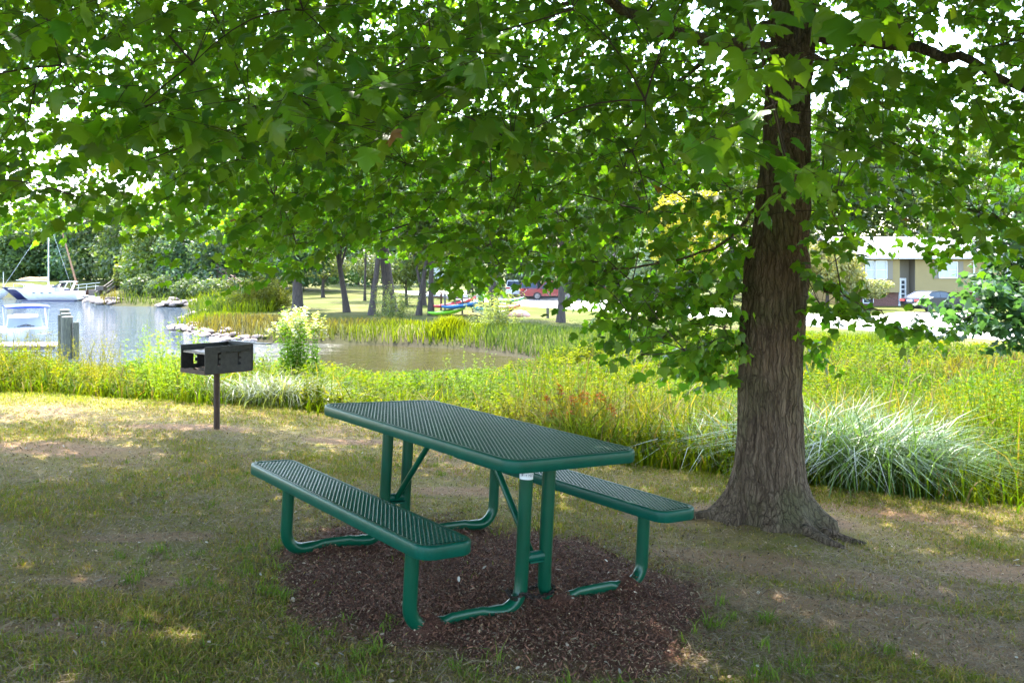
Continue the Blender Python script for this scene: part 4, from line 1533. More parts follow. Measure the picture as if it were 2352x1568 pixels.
tree('ornamental_tree', 'blue grey conifer like tree behind the drooping maple spray', 1500, 690, 84, 7.4, .24, 17, (.10, .17, .12), (.16, .22, .17), [(0, 0, 3.6, 3.2, 2.6), (-1, 0, 4.8, 2, 1.6)], 5200, .16)
tree('dogwood_tree', 'pale yellow green tree left of the yellow house', 1900, 690, 70, 5.6, .16, 18, (.17, .18, .045), (.22, .22, .09), [(0, 0, 3.2, 2.2, 1.9), (-1.3, 0, 4.3, 1.3, 1.0), (1.4, 0, 2.4, 1.5, 1.4)], 7000, .15)
tree('dogwood_tree', 'small tree with creamy leaf tips in front of the white framed window', 2003, 697, 70, 2.6, .08, 19, (.26, .26, .12), (.09, .13, .045), [(0, 0, 1.5, 1.15, .75), (.7, 0, 1.9, .9, .35), (-.6, 0, 1.9, .7, .5)], 2400, .10)
bt = [(1080, 105, 24, G1, G2, 'mid green tree behind the road above the kayak rack'), (1200, 98, 21, P1, P2, 'pale green tree behind the dark red pickup'), (1330, 118, 27, G1, B2, 'tall blue green tree behind the grey house'),
      (1440, 100, 22, Y1, P2, 'yellow green tree right of the grey house'), (980, 220, 28, Y1, G2, 'broad yellow green tree at the far end of the road'), (820, 140, 25, G1, B2, 'mid green tree at the far left bend of the road'),
      (1680, 96, 23, Y1, Y2, 'yellow green tree hidden behind the maple trunk'), (1790, 110, 25, G1, Y2, 'tall mid green tree just right of the maple trunk behind the meadow'), (1960, 112, 26, G1, P2, 'large tree rising behind the left end of the yellow house'), (2130, 116, 27, Y1, G2, 'large yellow green tree rising behind the yellow house roof'),
      (2330, 92, 23, Y1, Y2, 'yellow green tree right of the yellow house'), (2520, 80, 15, G1, Y2, 'green tree beyond the right end of the yellow house'), (680, 118, 20, G1, B2, 'dark green tree behind the bank, left of the orchard trees'), (560, 112, 17, P1, B2, 'grey green tree above the boardwalk')]
for k, (u, d, H, c1, c2, lab) in enumerate(bt):
    bl = [(0, 0, H * .66, H * .27, H * .30), (-.2 * H, 0, H * .42, H * .22, H * .22), (.2 * H, .1 * H, H * .40, H * .23, H * .22), (.08 * H, -.1 * H, H * .5, H * .22, H * .2), (-.17 * H, -.1 * H, H * .14, H * .17, H * .13), (.14 * H, -.12 * H, H * .12, H * .19, H * .12), (.32 * H, 0, H * .13, H * .15, H * .12)]
    tree('woodland_tree', lab, u, 0, d, H, .32, 40 + k, c1, c2, bl, n=11000, leaf=.33 * d / 100, group='trees behind the road and houses')
# wooded shore at the left
sh = [(-330, 150, 13, B1, B2, 0), (-160, 146, 12, G1, B2, 0), (-20, 150, 12, B1, G2, 0), (52, 140, 9, (.09, .14, .05), G2, 0), (112, 152, 13, G1, B2, 0), (150, 142, 8, B1, G1, 0), (205, 140, 12, B1, B2, 0), (258, 136, 13, G1, P2, 0),
      (318, 128, 12, P1, G2, 1), (352, 116, 7, B1, B2, 1), (385, 112, 11, Y1, G2, 1), (428, 108, 8, P1, B2, 1), (470, 106, 9, D1, B2, 1), (512, 102, 8, B1, P1, 1), (295, 118, 3.6, (.18, .19, .03), Y2, 1)]
shl = ['blue green tree beyond the left picture edge', 'mid green tree just beyond the left picture edge', 'blue green tree at the left picture edge behind the boats', 'low rounded light green tree left of the white mast', 'tall tree right behind the white mast', 'low dark tree between the white mast and the brown mast',
       'dark blue green tree right of the brown mast', 'tall pale topped tree above the wooden steps', 'tall grey green tree right of the wooden steps', 'low blue green bush tree right of the yellow bush', 'tall yellow green tree in the middle of the shore wood', 'grey green willow like tree above the second rock line',
       'dark green tree near the right end of the shore wood', 'blue green tree at the right end of the shore wood', 'small yellow bush beside the wooden steps']
for k, (u, d, H, c1, c2, low) in enumerate(sh):
    b = [(0, 0, H * .55, H * .42, H * .44), (-.25 * H, 0, H * .3, H * .3, H * .28), (.26 * H, 0, H * .32, H * .3, H * .28), (.1 * H, -.2 * H, H * .75, H * .25, H * .22), (-.15 * H, -.15 * H, H * .62, H * .28, H * .24), (0, -.3 * H, H * .22, H * .36, H * .22)]
    tree('shore_tree', shl[k], u, 0, d, H, .25, 80 + k, c1, c2, b, 7000, .30 * d / 110 * (H / 12) ** .4, group='trees of the wooded far shore', forks=2)
shb = [(330, 104, 2.6), (385, 101, 2.8), (440, 97, 2.6), (490, 95, 2.6), (545, 96, 2.6)]
shbl = ['low shrub above the left end of the long rock line', 'low shrub above the gap between the two rock lines', 'low shrub above the left end of the short rock line', 'low shrub above the right end of the short rock line', 'low shrub at the foot of the boardwalk']
for (u, d, H), lab in zip(shb, shbl):
    tree('shore_shrub', lab, u, 0, d, H, .06, u, P1, G2, [(0, 0, 1.1, 1.7, 1.2), (1.4, 0, .9, 1.2, .9), (-1.4, .2, .9, 1.2, .9)], 2600, .17, forks=1)['category'] = 'shrub'

# sweetgum at the right edge: trunk outside the picture, branches reaching in
sgx, sgy = 8.3, 12.2
sg = thing('sweetgum_tree', 'sweetgum with glossy dark star shaped leaves reaching in from the right edge over the road', 'tree', (sgx, sgy, H1(sgx, sgy)))
o0 = np.array(sg.location)
m = MB(); m.tube([(0, 0, -.2), (.05, 0, 2), (0, .1, 4), (.1, .1, 7)], [.2, .16, .13, .07], 10)
m.build('trunk', M['bark'], sg, True)
cl = []
for k, (u, v, d, n_) in enumerate(((2205, 735, 11.0, 14), (2260, 690, 11.2, 34), (2300, 740, 11.0, 34), (2340, 690, 11.2, 30), (2320, 620, 11.8, 26), (2330, 560, 12, 26), (2380, 640, 11.5, 40), (2420, 720, 11.5, 40), (2450, 560, 12, 40), (2290, 480, 12.2, 22), (2370, 400, 12.4, 30), (2450, 450, 12.4, 30), (2520, 620, 12, 40), (2600, 500, 12.5, 50), (2700, 600, 12.5, 50))):
    p = at(u, v, d)
    m = MB()
    st0 = np.array((sgx, sgy, p[2] + .5))
    mid = (st0 + p) / 2 + np.array((0, 0, .18))
    m.tube([st0 - o0, mid - o0, p - o0], [.03, .018, .006], 6)
    m.build('limb', M['twig'], sg, True)
    cl.append(p + N(0, 1, (n_, 3)) * np.array((.22, .3, .14)))
cl = np.concatenate(cl)
P, a, nr, s_, t0, t1 = twig_leaves(cl, 8, U(.2, .45, len(cl)), U(.085, .115, len(cl)), .3)
V, F, k = leaves(P, a, nr, s_, False)
k2 = cols(len(P), (.024, .070, .032), (.045, .105, .040), .2)
np_mesh('crown', V - o0, [F], M['crown'], sg, np.repeat(k2, k, 0))

# ------------------------------------------------------------------ rocks
def rock(seed, sx, sy, sz):
    import bmesh
    r = np.random.default_rng(seed)
    bm = bmesh.new()
    bmesh.ops.create_icosphere(bm, subdivisions=2, radius=.5)
    n = r.normal(0, 1, (7, 3)); n /= np.linalg.norm(n, axis=1)[:, None]
    c = r.uniform(.26, .42, 7)
    for v in bm.verts:
        p = np.array(v.co)
        for q in range(7):
            e = p @ n[q] - c[q]
            if e > 0: p = p - n[q] * e
        v.co = p * np.array((sx, sy, sz)) + r.normal(0, .012, 3)
    me = bpy.data.meshes.new('rock')
    bm.to_mesh(me); bm.free()
    me.materials.append(M['rock'])
    return me


rk = [rock(k, 1.7, 1.15, .62) for k in range(6)]
def rocks(P, n, s, label, group, wid):
    P = np.array(P, float)
    t = np.concatenate([[0], np.cumsum(np.hypot(*np.diff(P, axis=0).T))])
    r = np.random.default_rng(len(label))
    for k in range(n):
        q = (k + r.uniform(.1, .9)) / n * t[-1]
        x, y = np.interp(q, t, P[:, 0]) + r.normal(0, wid * .5), np.interp(q, t, P[:, 1]) + r.normal(0, wid)
        o = bpy.data.objects.new('rock', rk[k % 6])
        COL.objects.link(o)
        sc = s * r.uniform(.65, 1.35)
        o.scale = (sc, sc, sc)
        o.location = (x, y, max(H1(x, y), WATER - .05) + .13 * sc * r.uniform(.3, 1.9))
        o.rotation_euler = (r.uniform(-.2, .2), r.uniform(-.2, .2), r.uniform(0, 6))
        tag(o, label, 'rock', group)
rocks([(-22.3, 61), (-20.5, 58.5), (-18, 55.5), (-15.6, 52), (-13.8, 50.6)], 64, .44, 'pale rock of the nearest breakwater at the mouth of the inlet', 'rocks of the nearest breakwater', .42)
rocks([(-26.0, 73), (-24.4, 72.6)], 12, .6, 'pale rock of the small heap where the yellow reeds meet the water', 'rocks of the small heap', .4)
rocks([(-36, 95), (-33.4, 94), (-31, 92.5)], 26, .75, 'pale rock of the short rock line on the far shore', 'rocks of the short far rock line', .4)
rocks([(-51, 110.5), (-48, 107), (-44.5, 101), (-42, 98.5)], 40, .75, 'pale rock of the long rock line below the wooden steps', 'rocks of the long far rock line', .4)

# ------------------------------------------------------------------ pilings, dock, boats
def post(name, label, cat, u, vt, d, r, m, zb, group=None, cap=None):
    p = at(u, vt, d)
    o = thing(name, label, cat, (p[0], p[1], zb), 0, group)
    b = MB(); b.tube([(0, 0, 0), (.01, 0, (p[2] - zb) * .5), (0, 0, p[2] - zb)], [r * 1.05, r, r * .97], 14)
    b.build('shaft', m, o, True)
    if cap:
        b = MB(); b.tube([(0, 0, p[2] - zb), (0, 0, p[2] - zb + .025)], [r * .98, r * .9], 14)
        b.build('cap', M['pilecap'], o)
    return o
pg = 'pilings at the dock'
post('piling', 'thickest dock piling in front of the group of three', 'piling', 154.5, 728, 42, .235, M['piling'], WATER - 1, pg, 1)
post('piling', 'middle piling of the group, partly hidden by the thickest one', 'piling', 151.5, 720, 43, .22, M['piling'], WATER - 1, pg, 1)
post('piling', 'tallest piling at the back of the group', 'piling', 148.5, 712, 44, .22, M['piling'], WATER - 1, pg, 1)
post('piling', 'thin piling at the left side of the group', 'piling', 139.5, 723, 43.5, .13, M['piling'], WATER - 1, pg)
post('piling', 'thin piling standing alone right of the group', 'piling', 175, 740, 42, .13, M['piling'], WATER - 1, pg)
dk = thing('dock', 'low grey wooden dock between the white motorboat and the pilings', 'dock', (at(110, 800, 45)[0], 45, WATER))
xa, xb = at(60, 0, 45)[0] - dk.location.x - 6, at(139, 0, 45)[0] - dk.location.x
b = MB()
for k in range(34):
    b.box((xa + (k + .5) * (xb - xa) / 34, .6, .34), ((xb - xa) / 34 * .94, 2.2, .04))
b.build('deck', M['dockwood'], dk)
b = MB(); b.box(((xa + xb) / 2, -.55, .28), (xb - xa, .06, .16)); b.build('fascia', M['dockwood'], dk)
b = MB(); b.box(((xa + xb) / 2, -.62, .12), (xb - xa, .12, .05)); b.build('rub_rail', M['dockedge'], dk)
rp = MB()
p0, p1 = at(140, 752, 43.4), at(85, 768, 46.5)
rp.tube([p0, (p0 + p1) / 2 - np.array((0, 0, .12)), p1], .015, 5, False)
tag(rp.build('mooring_line', M['dockedge']), 'slack mooring line from the pilings to the bow of the white motorboat', 'rope')


def hull(L, B, D, sheer, m, parent, name='hull', bow=.5, flare=.78, z0=-.35, trans=.9, n=15):
    """bow towards +x"""
    rings = []
    for k in range(n):
        t = k / (n - 1)
        w = B / 2 * (trans + (1 - trans) * min(1, t / .3)) * (1 - max(0, (t - .45) / .55) ** 2.3 * .995)
        x = -L / 2 + L * t
        zs2 = D + sheer * t ** 2
        keel = z0 + (D - z0 + sheer) * .75 * max(0, (t - .72) / .28) ** 2
        ch = keel + (zs2 - keel) * .38
        xo = bow * max(0, (t - .6) / .4) ** 1.5
        pts = []
        for sgn in (1, -1):
            q = [(x + xo * .0, 0, keel), (x + xo * .25, sgn * w * flare, ch), (x + xo * .7, sgn * w * .96, ch + (zs2 - ch) * .6), (x + xo, sgn * w, zs2)]
            pts += q if sgn == 1 else q[::-1]
        rings.append(pts)
    b = MB(); b.loft(rings, True, True)
    return b.build(name, m, parent, True)


# near motorboat with blue canopy (bow towards the right)
bx = at(85, 0, 48)[0]
mbt = thing('motorboat', 'white open motorboat with blue bimini top moored at the dock', 'boat', (bx - 1.9, 50.4, WATER), radians(-58))
hull(6.2, 2.3, .75, .22, M['white'], mbt)
b = MB(); b.loft([[(-2.7, -.95, .80), (-2.7, .95, .80), (-2.7, .95, .76), (-2.7, -.95, .76)], [(1.2, -.98, .86), (1.2, .98, .86), (1.2, .98, .8), (1.2, -.98, .8)], [(2.9, -.2, .98), (2.9, .2, .98), (2.9, .2, .9), (2.9, -.2, .9)]]); b.build('deck', M['white'], mbt)
b = MB(); b.box((-.6, 0, .72), (2.6, 1.6, .3)); b.build('cockpit_liner', M['offwhite'], mbt)
for x, y in ((-1.9, 0), (-.9, .5), (-.9, -.5)):
    b = MB(); b.box((x, y, 1.02), (.5, .75 if y == 0 else .5, .3)); b.box((x - .22, y, 1.3), (.12, .75 if y == 0 else .5, .4)); b.build('seat', M['offwhite'], mbt)
b = MB(); b.loft([[(.2, -.92, .86), (.2, .92, .86), (.3, .9, .86), (.3, -.9, .86)], [(-.1, -.8, 1.36), (-.1, .8, 1.36), (-.06, .78, 1.36), (-.06, -.78, 1.36)]]); b.build('windscreen', M['paleglass'], mbt)
b = MB(); b.tube([(.55, .25, .98), (.85, .0, 1.06), (.55, -.25, .98)], .035, 6); b.tube([(.7, .4, .95), (1.15, 0, 1.0), (.7, -.4, .95)], .03, 6); b.build('bow_cushion', M['blackplastic'], mbt, True)
b = MB()
b.loft([[(-.7 + 2.7 * t, y, 2.02 + .06 * (1 - (2 * t - 1) ** 4) + .06 * (1 - (y / 1.05) ** 2) - dz) for y in (-1.05, -.5, 0, .5, 1.05)] + [(-.7 + 2.7 * t, y, 1.98 - .03 * (t in (0, 1)) + .02) for y in (1.05, .5, 0, -.5, -1.05)] for t in np.linspace(0, 1, 8) for dz in (0,)])
b.build('bimini_top', M['blue'], mbt, True)
for s in (-1, 1):
    b = MB()
    b.tube([(.7, s * 1.02, .85), (1.95, s * 1.02, 2.02)], .022, 6)
    b.build('bimini_pole', M['alu'], mbt)
    b = MB(); b.tube([(.7, s * 1.02, .85), (-.6, s * 1.02, 2.0)], .022, 6); b.build('bimini_pole', M['alu'], mbt)
    b = MB(); b.box((.5, s * 1.12, .52), (2.2, .02, .06)); b.build('hull_stripe', M['grey'], mbt)

# white cruiser (bow towards the left)
cz = thing('cabin_cruiser', 'white cabin cruiser with dark waterline moored across the creek', 'boat', (at(116, 0, 111)[0], 111, WATER), radians(180))
hull(7.4, 2.6, 1.15, .30, M['white'], cz, z0=-.2, bow=.7)
b = MB()
for s in (-1, 1):
    b.box((-.35, s * 1.24, .06), (5.9, .04, .16))
b = MB(); b.box((-.35, 0, .05), (6.2, 2.52, .14)); b.build('boot_stripe', M['navy'], cz)
b = MB(); b.loft([[(-.9, -1.05, 1.18), (-.9, 1.05, 1.18), (-.9, .95, 1.62), (-.9, -.95, 1.62)], [(1.2, -.95, 1.22), (1.2, .95, 1.22), (1.2, .8, 1.6), (1.2, -.8, 1.6)], [(3.1, -.35, 1.36), (3.1, .35, 1.36), (3.1, .25, 1.42), (3.1, -.25, 1.42)]]); b.build('cabin_top', M['white'], cz, True)
b = MB(); b.loft([[(-.9, -.98, 1.62), (-.9, .98, 1.62), (-.3, .9, 1.62), (-.3, -.9, 1.62)], [(-1.7, -.85, 2.15), (-1.7, .85, 2.15), (-1.6, .8, 2.15), (-1.6, -.8, 2.15)]]); b.build('windscreen', M['glass'], cz)
b = MB()
for s in (-1, 1):
    b.bar((-2.0, s * 1.1, 1.2), (-2.5, s * .95, 2.25), .35, .06)
b.box((-2.2, 0, 2.3), (1.3, 2.0, .10))
b.build('radar_arch', M['white'], cz)
b = MB(); b.tube([(1.6, 1.0, 1.30), (1.6, .95, 1.85), (3.7, .25, 2.05), (3.8, 0, 2.05), (3.7, -.25, 2.05), (1.6, -.95, 1.85)], .025, 5); b.build('bow_rail', M['alu'], cz)
for k in range(3):
    b = MB(); b.box((-.6 + k * 1.0, 1.305 - .10 * max(0, k - 1), .98), (.3, .03, .09)); b.build('porthole', M['glass'], cz)
b = MB(); b.box((-3.95, 0, .32), (.6, 2.2, .08)); b.build('swim_platform', M['white'], cz)

# sailboat behind it
sb = thing('sailboat', 'navy hulled sailboat with white mast and tan sail cover behind the white cruiser', 'boat', (at(92, 0, 117)[0], 117, WATER), radians(180))
hull(8.4, 2.7, 1.25, .3, M['navy'], sb, z0=-.3, bow=.9)
b = MB(); b.box((.2, 0, 1.32), (6.6, 2.1, .12)); b.loft([[(-1.5, -.8, 1.36), (-1.5, .8, 1.36), (-1.4, .7, 1.75), (-1.4, -.7, 1.75)], [(1.8, -.6, 1.4), (1.8, .6, 1.4), (1.6, .5, 1.65), (1.6, -.5, 1.65)]]); b.build('deckhouse', M['white'], sb)
mx_ = at(92, 0, 117)[0] - at(111.5, 0, 117)[0]
b = MB(); b.tube([(mx_, 0, 1.2), (mx_, 0, 10.2)], [.085, .06], 8); b.build('mast', M['alu'], sb, True)
b = MB(); b.tube([(mx_ + .05, 0, 2.55), (mx_ + 1.2, 0, 2.55), (mx_ + 2.4, 0, 2.62), (mx_ + 3.7, 0, 2.5)], [.26, .2, .19, .08], 8); b.build('sail_cover', M['tan'], sb, True)
b = MB(); b.tube([(mx_, 0, 2.28), (mx_ + 4.1, 0, 2.4)], .05, 6); b.build('boom', M['alu'], sb)
for p in ((4.6, 0, 1.6), (-4.0, 0, 1.5)):
    b = MB(); b.tube([p, (mx_, 0, 10.0)], .014, 4); b.build('stay', M['alu'], sb)
b = MB()
for x in (3.9, 2.6, 1.4):
    b.bar((x, -1.0, 1.3), (x, -1.0, 1.95), .03)
b.bar((3.9, -1.0, 1.95), (1.4, -1.0, 1.95), .025)
b.build('guard_rail', M['alu'], sb)
sb2 = thing('sailboat', 'part of a white boat at the left picture edge beyond the cruiser', 'boat', (at(-34, 0, 119)[0], 119, WATER))
hull(6.4, 2.4, 1.0, .3, M['white'], sb2, z0=-.2)
b = MB(); b.tube([(2.35, 0, 1.0), (2.35, 0, 3.4)], .05, 6); b.build('short_mast', M['alu'], sb2)
b = MB(); b.box((-.6, 0, 1.35), (2.4, 1.6, .7)); b.build('cabin_top', M['white'], sb2)
# far landing with leaning spar and steps
fl_ = thing('landing_stage', 'low grey landing stage at the foot of the wooden steps beyond the cruiser', 'dock', (at(200, 0, 112)[0], 112, WATER))
b = MB(); b.box((0, 0, .55), (3.2, 2.0, .12)); b.build('deck', M['dockedge'], fl_)
for x in (-1.3, 0, 1.3):
    b = MB(); b.box((x, -.8, .1), (.18, .18, 1.2)); b.build('leg', M['greywood'], fl_)
b = MB(); b.box((.9, .3, .95), (1.3, .9, .7)); b.box((1.5, .4, 1.5), (.9, .7, .5)); b.build('storage_box', M['greywood'], fl_)
sp = MB()
a_, c_ = at(177, 655, 115), at(131, 490, 115)
sp.tube([a_, a_ * .5 + c_ * .5, c_], [.13, .10, .06], 8)
tag(sp.build('leaning_spar', M['spar'], None, True), 'varnished brown mast leaning left beyond the stern of the cruiser', 'mast')
sb3 = thing('wooden_boat', 'dark wooden boat with white bow rail under the leaning brown mast', 'boat', (at(178, 0, 115)[0], 115, WATER))
hull(4.4, 2.0, .95, .5, M['wood'], sb3, z0=-.2, bow=1.0)
b = MB()
for x in (.4, 1.4, 2.5):
    b.bar((x, -.7, 1.1), (x + .1, -.7, 1.9), .04)
b.bar((.2, -.7, 1.85), (3.1, -.6, 2.15), .045); b.bar((.2, -.7, 1.45), (2.9, -.6, 1.75), .045)
b.build('bow_rail', M['alu'], sb3)
sp_ = thing('wooden_steps', 'grey wooden steps with railings climbing the wooded far shore', 'steps', (0, 0, 0))
A1, A2 = at(226, 690, 112), at(292, 640, 120)
b = MB()
for k in range(14):
    t = k / 13
    c = A1 * (1 - t) + A2 * t
    b.box(c, (.5, 1.3, .08))
b.build('treads', M['greywood'], sp_)
for dy in (-.65, .65):
    b = MB()
    off_ = np.array((0, dy, 0))
    b.bar(A1 + off_ + np.array((0, 0, 1.0)), A2 + off_ + np.array((0, 0, 1.0)), .12, .1)
    b.bar(A1 + off_, A2 + off_, .1, .25)
    for t in (0, .33, .66, 1):
        c = A1 * (1 - t) + A2 * t + off_
        b.bar(c - np.array((0, 0, .6)), c + np.array((0, 0, 1.0)), .14)
    b.build('railing', M['greywood'], sp_)
bw = thing('boardwalk', 'brown timber boardwalk railing half hidden in shrubs right of the shore wood', 'boardwalk', (0, 0, 0))
A1, A2 = at(500, 632, 99), at(560, 672, 93)
for dz in (0, .45, .9):
    b = MB(); b.bar(A1 + np.array((0, 0, dz)), A2 + np.array((0, 0, dz)), .10, .12); b.build('rail', M['wood'], bw)
for t in (0, .33, .66, 1):
    c = A1 * (1 - t) + A2 * t
    b = MB(); b.bar(c - np.array((0, 0, 1.6)), c + np.array((0, 0, 1.2)), .15); b.build('post', M['wood'], bw)

# ------------------------------------------------------------------ kayaks and their racks
def kayak(label, u, v, d, L, m, rz, tilt, wid=.33, hgt=.17, cat='kayak', name='kayak', upside=False, cockpit=True):
    p = at(u, v, d)
    o = thing(name, label, cat, p)
    o.rotation_euler = (radians(180) if upside else 0, radians(tilt), radians(rz))
    rings = []
    for k in range(15):
        t = k / 14 * 2 - 1
        w = wid * (1 - abs(t) ** 2.4) + .012
        zc = .16 * abs(t) ** 3
        hh = hgt * (1 - .55 * abs(t) ** 2.5)
        rings.append([(t * L / 2, w * cos(a), zc + hh * sin(a) * (.8 if sin(a) > 0 else 1)) for a in np.linspace(0, 2 * pi, 12, endpoint=False)])
    b = MB(); b.loft(rings); b.build('hull', m, o, True)
    if cockpit:
        b = MB()
        b.loft([[(.1 + .42 * cos(a) * q, wid * .62 * sin(a) * q, hgt * .8 + z) for a in np.linspace(0, 2 * pi, 14, endpoint=False)] for q, z in ((1.0, -.06), (1.05, .03), (.85, .03), (.8, -.02))], True, True)
        b.build('cockpit', M['blackplastic'], o, True)
    return o
kayak('red and white kayak lying highest on the left rack', 1046, 697, 62, 2.9, M['redkayak'], 8, -12)
kayak('blue kayak lying in front of the red one on the left rack', 1063, 701, 60.8, 2.8, M['bluekayak'], 8, -9)
kayak('lime green kayak lying lowest on the left rack', 1026, 717, 61, 2.5, M['lime'], 8, -7)
kayak('teal green kayak lying on top of the right rack', 1164, 690, 61, 2.3, M['tealkayak'], 4, -2)
kayak('orange brown canoe lying in the middle of the right rack', 1158, 706, 60.5, 2.2, M['ochrekayak'], 4, -2, .38, .2, 'canoe', 'canoe', cockpit=False)
kayak('dark teal boat lying behind the stout trunk in front of the right rack', 1112, 709, 61, 1.8, M['tealboat'], 4, 0)
kayak('salmon pink upturned dinghy lying on the grass right of the rack', 1192, 723, 60, 1.5, M['salmonhull'], 0, 0, .5, .32, 'dinghy', 'dinghy', True, False)
kayak('white kayak lying on the lowest arm behind the stout trunk', 1128, 718, 61.4, 2.4, M['white'], 4, 1)
for (u0, u1, dd, lab) in ((1022, 1062, 61.6, 'timber rack carrying the red, blue and lime kayaks'), (1110, 1172, 61.3, 'timber rack carrying the teal kayak and brown canoe')):
    o = thing('kayak_rack', lab, 'rack', (0, 0, 0))
    for u in (u0, u1):
        p = at(u, 672 if u0 < 1050 else 680, dd)
        zb = H1(p[0], p[1]) - .1
        b = MB(); b.box((p[0], p[1], (p[2] + zb) / 2), (.12, .12, p[2] - zb)); b.build('upright', M['greywood' if u0 < 1050 else 'wood'], o)
        for v in (704, 724) if u0 < 1050 else (697, 713):
            q = at(u, v, dd)
            b = MB(); b.box((q[0] + .35, q[1] - .3, q[2] + .02), (1.3, .08, .09)); b.build('arm', M['wood'], o)
rl = thing('timber_rail', 'red brown timber rail fence behind the kayak racks', 'fence', (0, 0, 0))
b = MB(); b.bar(at(990, 681, 66), at(1112, 687, 66), .07, .10); b.build('rail', M['wood'], rl)
for u, v in ((1013, 673), (1086, 686)):
    p = at(u, v - 2, 66); zb = H1(p[0], p[1])
    b = MB(); b.box((p[0], p[1] + .1, (p[2] + zb) / 2), (.13, .13, p[2] - zb)); b.build('post', M['wood'], rl)
p = at(1258, 707, 58.5); zb = H1(p[0], p[1])
b = MB(); b.box((0, 0, (p[2] - zb) / 2 - .1), (.17, .17, p[2] - zb + .2)); b.box((0, 0, p[2] - zb + .012), (.14, .14, .03))
o = b.build('wooden_post', M['greywood']); o.location = (p[0], p[1], zb)
tag(o, 'short grey wooden post on the lawn left of the flared dark trunk', 'post')


# ------------------------------------------------------------------ cars
def car(name, label, x, y, z, rz, paint, kind='sedan'):
    o = thing(name, label, 'car' if kind == 'sedan' else ('pickup' if kind == 'pickup' else 'suv'), (x, y, z), rz)
    Wd = 1.80
    if kind == 'sedan':
        side = [(-2.35, .42), (-2.38, .62), (-2.30, .88), (-2.22, .98), (-1.75, 1.02), (1.0, .95), (1.9, .86), (2.28, .70), (2.35, .45), (2.2, .24), (-2.2, .24)]
        gh = [(-1.85, 1.00), (-1.05, 1.37), (-.2, 1.43), (.35, 1.38), (1.25, .95)]
    elif kind == 'suv':
        side = [(-2.25, .5), (-2.28, .8), (-2.2, 1.08), (1.0, 1.08), (2.1, .98), (2.3, .75), (2.3, .45), (2.15, .3), (-2.15, .3)]
        gh = [(-2.15, 1.06), (-1.95, 1.66), (-.2, 1.74), (.45, 1.70), (1.2, 1.07)]
    else:
        side = [(-2.7, .55), (-2.72, 1.05), (.9, 1.08), (2.4, 1.02), (2.65, .8), (2.65, .5), (2.5, .36), (-2.6, .40)]
        gh = [(-.75, 1.05), (-.60, 1.70), (.1, 1.78), (.6, 1.74), (1.25, 1.06)]
    b = MB()
    rings = []
    for yy, sx, dz in ((-Wd / 2, .975, .03), (-Wd / 2 + .06, .995, 0), (0, 1.0, 0), (Wd / 2 - .06, .995, 0), (Wd / 2, .975, .03)):
        zc = .62
        rings.append([(px * sx, yy, zc + (pz - zc) * (1 - dz * 2)) for px, pz in side])
    b.loft(rings); b.build('body', M[paint], o, True)
    b = MB()
    def gr(yy, k):
        zb = gh[0][1]
        return [(px * (1 - .05 * (pz - zb) * k), yy * (1 - .24 * max(0, pz - zb) / .45 * k * .6), pz) for px, pz in gh]
    b.loft([gr(-Wd / 2 + .07, 1), gr(Wd / 2 - .07, 1)]); b.build('cabin_glass', M['glass'], o)
    b = MB()
    top = gh[1:-1]
    b.loft([[(px + (.05 if i == 0 else 0), yy, pz + .012) for i, (px, pz) in enumerate(top)] + [(px, yy, pz - .05) for px, pz in top[::-1]] for yy in (-Wd / 2 + .20, Wd / 2 - .20)]); b.build('roof', M[paint], o, True)
    for s in (-1, 1):
        b = MB()
        yy = s * (Wd / 2 - .10)
        for (p, q) in ((gh[0], gh[1]), (gh[1], gh[2]), (gh[2], gh[3]), (gh[3], gh[4])):
            b.bar((p[0], s * (Wd / 2 - .075) if p[1] < 1.1 else s * (Wd / 2 - .185), p[1]), (q[0], s * (Wd / 2 - .075) if q[1] < 1.1 else s * (Wd / 2 - .185), q[1]), .05, .05)
        b.bar((-.25, s * (Wd / 2 - .072), 1.0), (-.25, s * (Wd / 2 - .18), 1.40), .05, .03)
        b.build('window_frame', M[paint], o)
        b = MB(); b.box((side[1][0] + .10, s * .66, .80 if kind == 'sedan' else .92), (.26, .42, .16)); b.build('tail_lamp', M['lamp'], o)
        b = MB(); b.box((.55, s * .98, 1.0), (.16, .16, .12)); b.build('mirror', M[paint], o)
        for xx in (-1.42, 1.42):
            w = MB(); R_ = .33 if kind == 'sedan' else .38
            w.tube([(xx, s * .70, R_), (xx, s * .915, R_)], R_, 20)
            t = w.build('tyre', M['rubber'], o, True)
            w = MB(); w.tube([(xx, s * .90, R_), (xx, s * .922, R_)], R_ * .66, 16, True)
            for a in range(5):
                aa = a * 2 * pi / 5
                w.bar((xx, s * .928, R_), (xx + cos(aa) * R_ * .64, s * .928, R_ + sin(aa) * R_ * .64), .05, .02)
            w.build('rim', M['rim'], t, True)
    b = MB(); b.box((side[1][0] + .0, 0, .78 if kind == 'sedan' else .88), (.05, .46, .15)); b.build('number_plate', M['plate'], o)
    b = MB(); b.box((0, 0, .26), (4.2, 1.66, .1)); b.build('sill', M['rubber'], o)
    return o


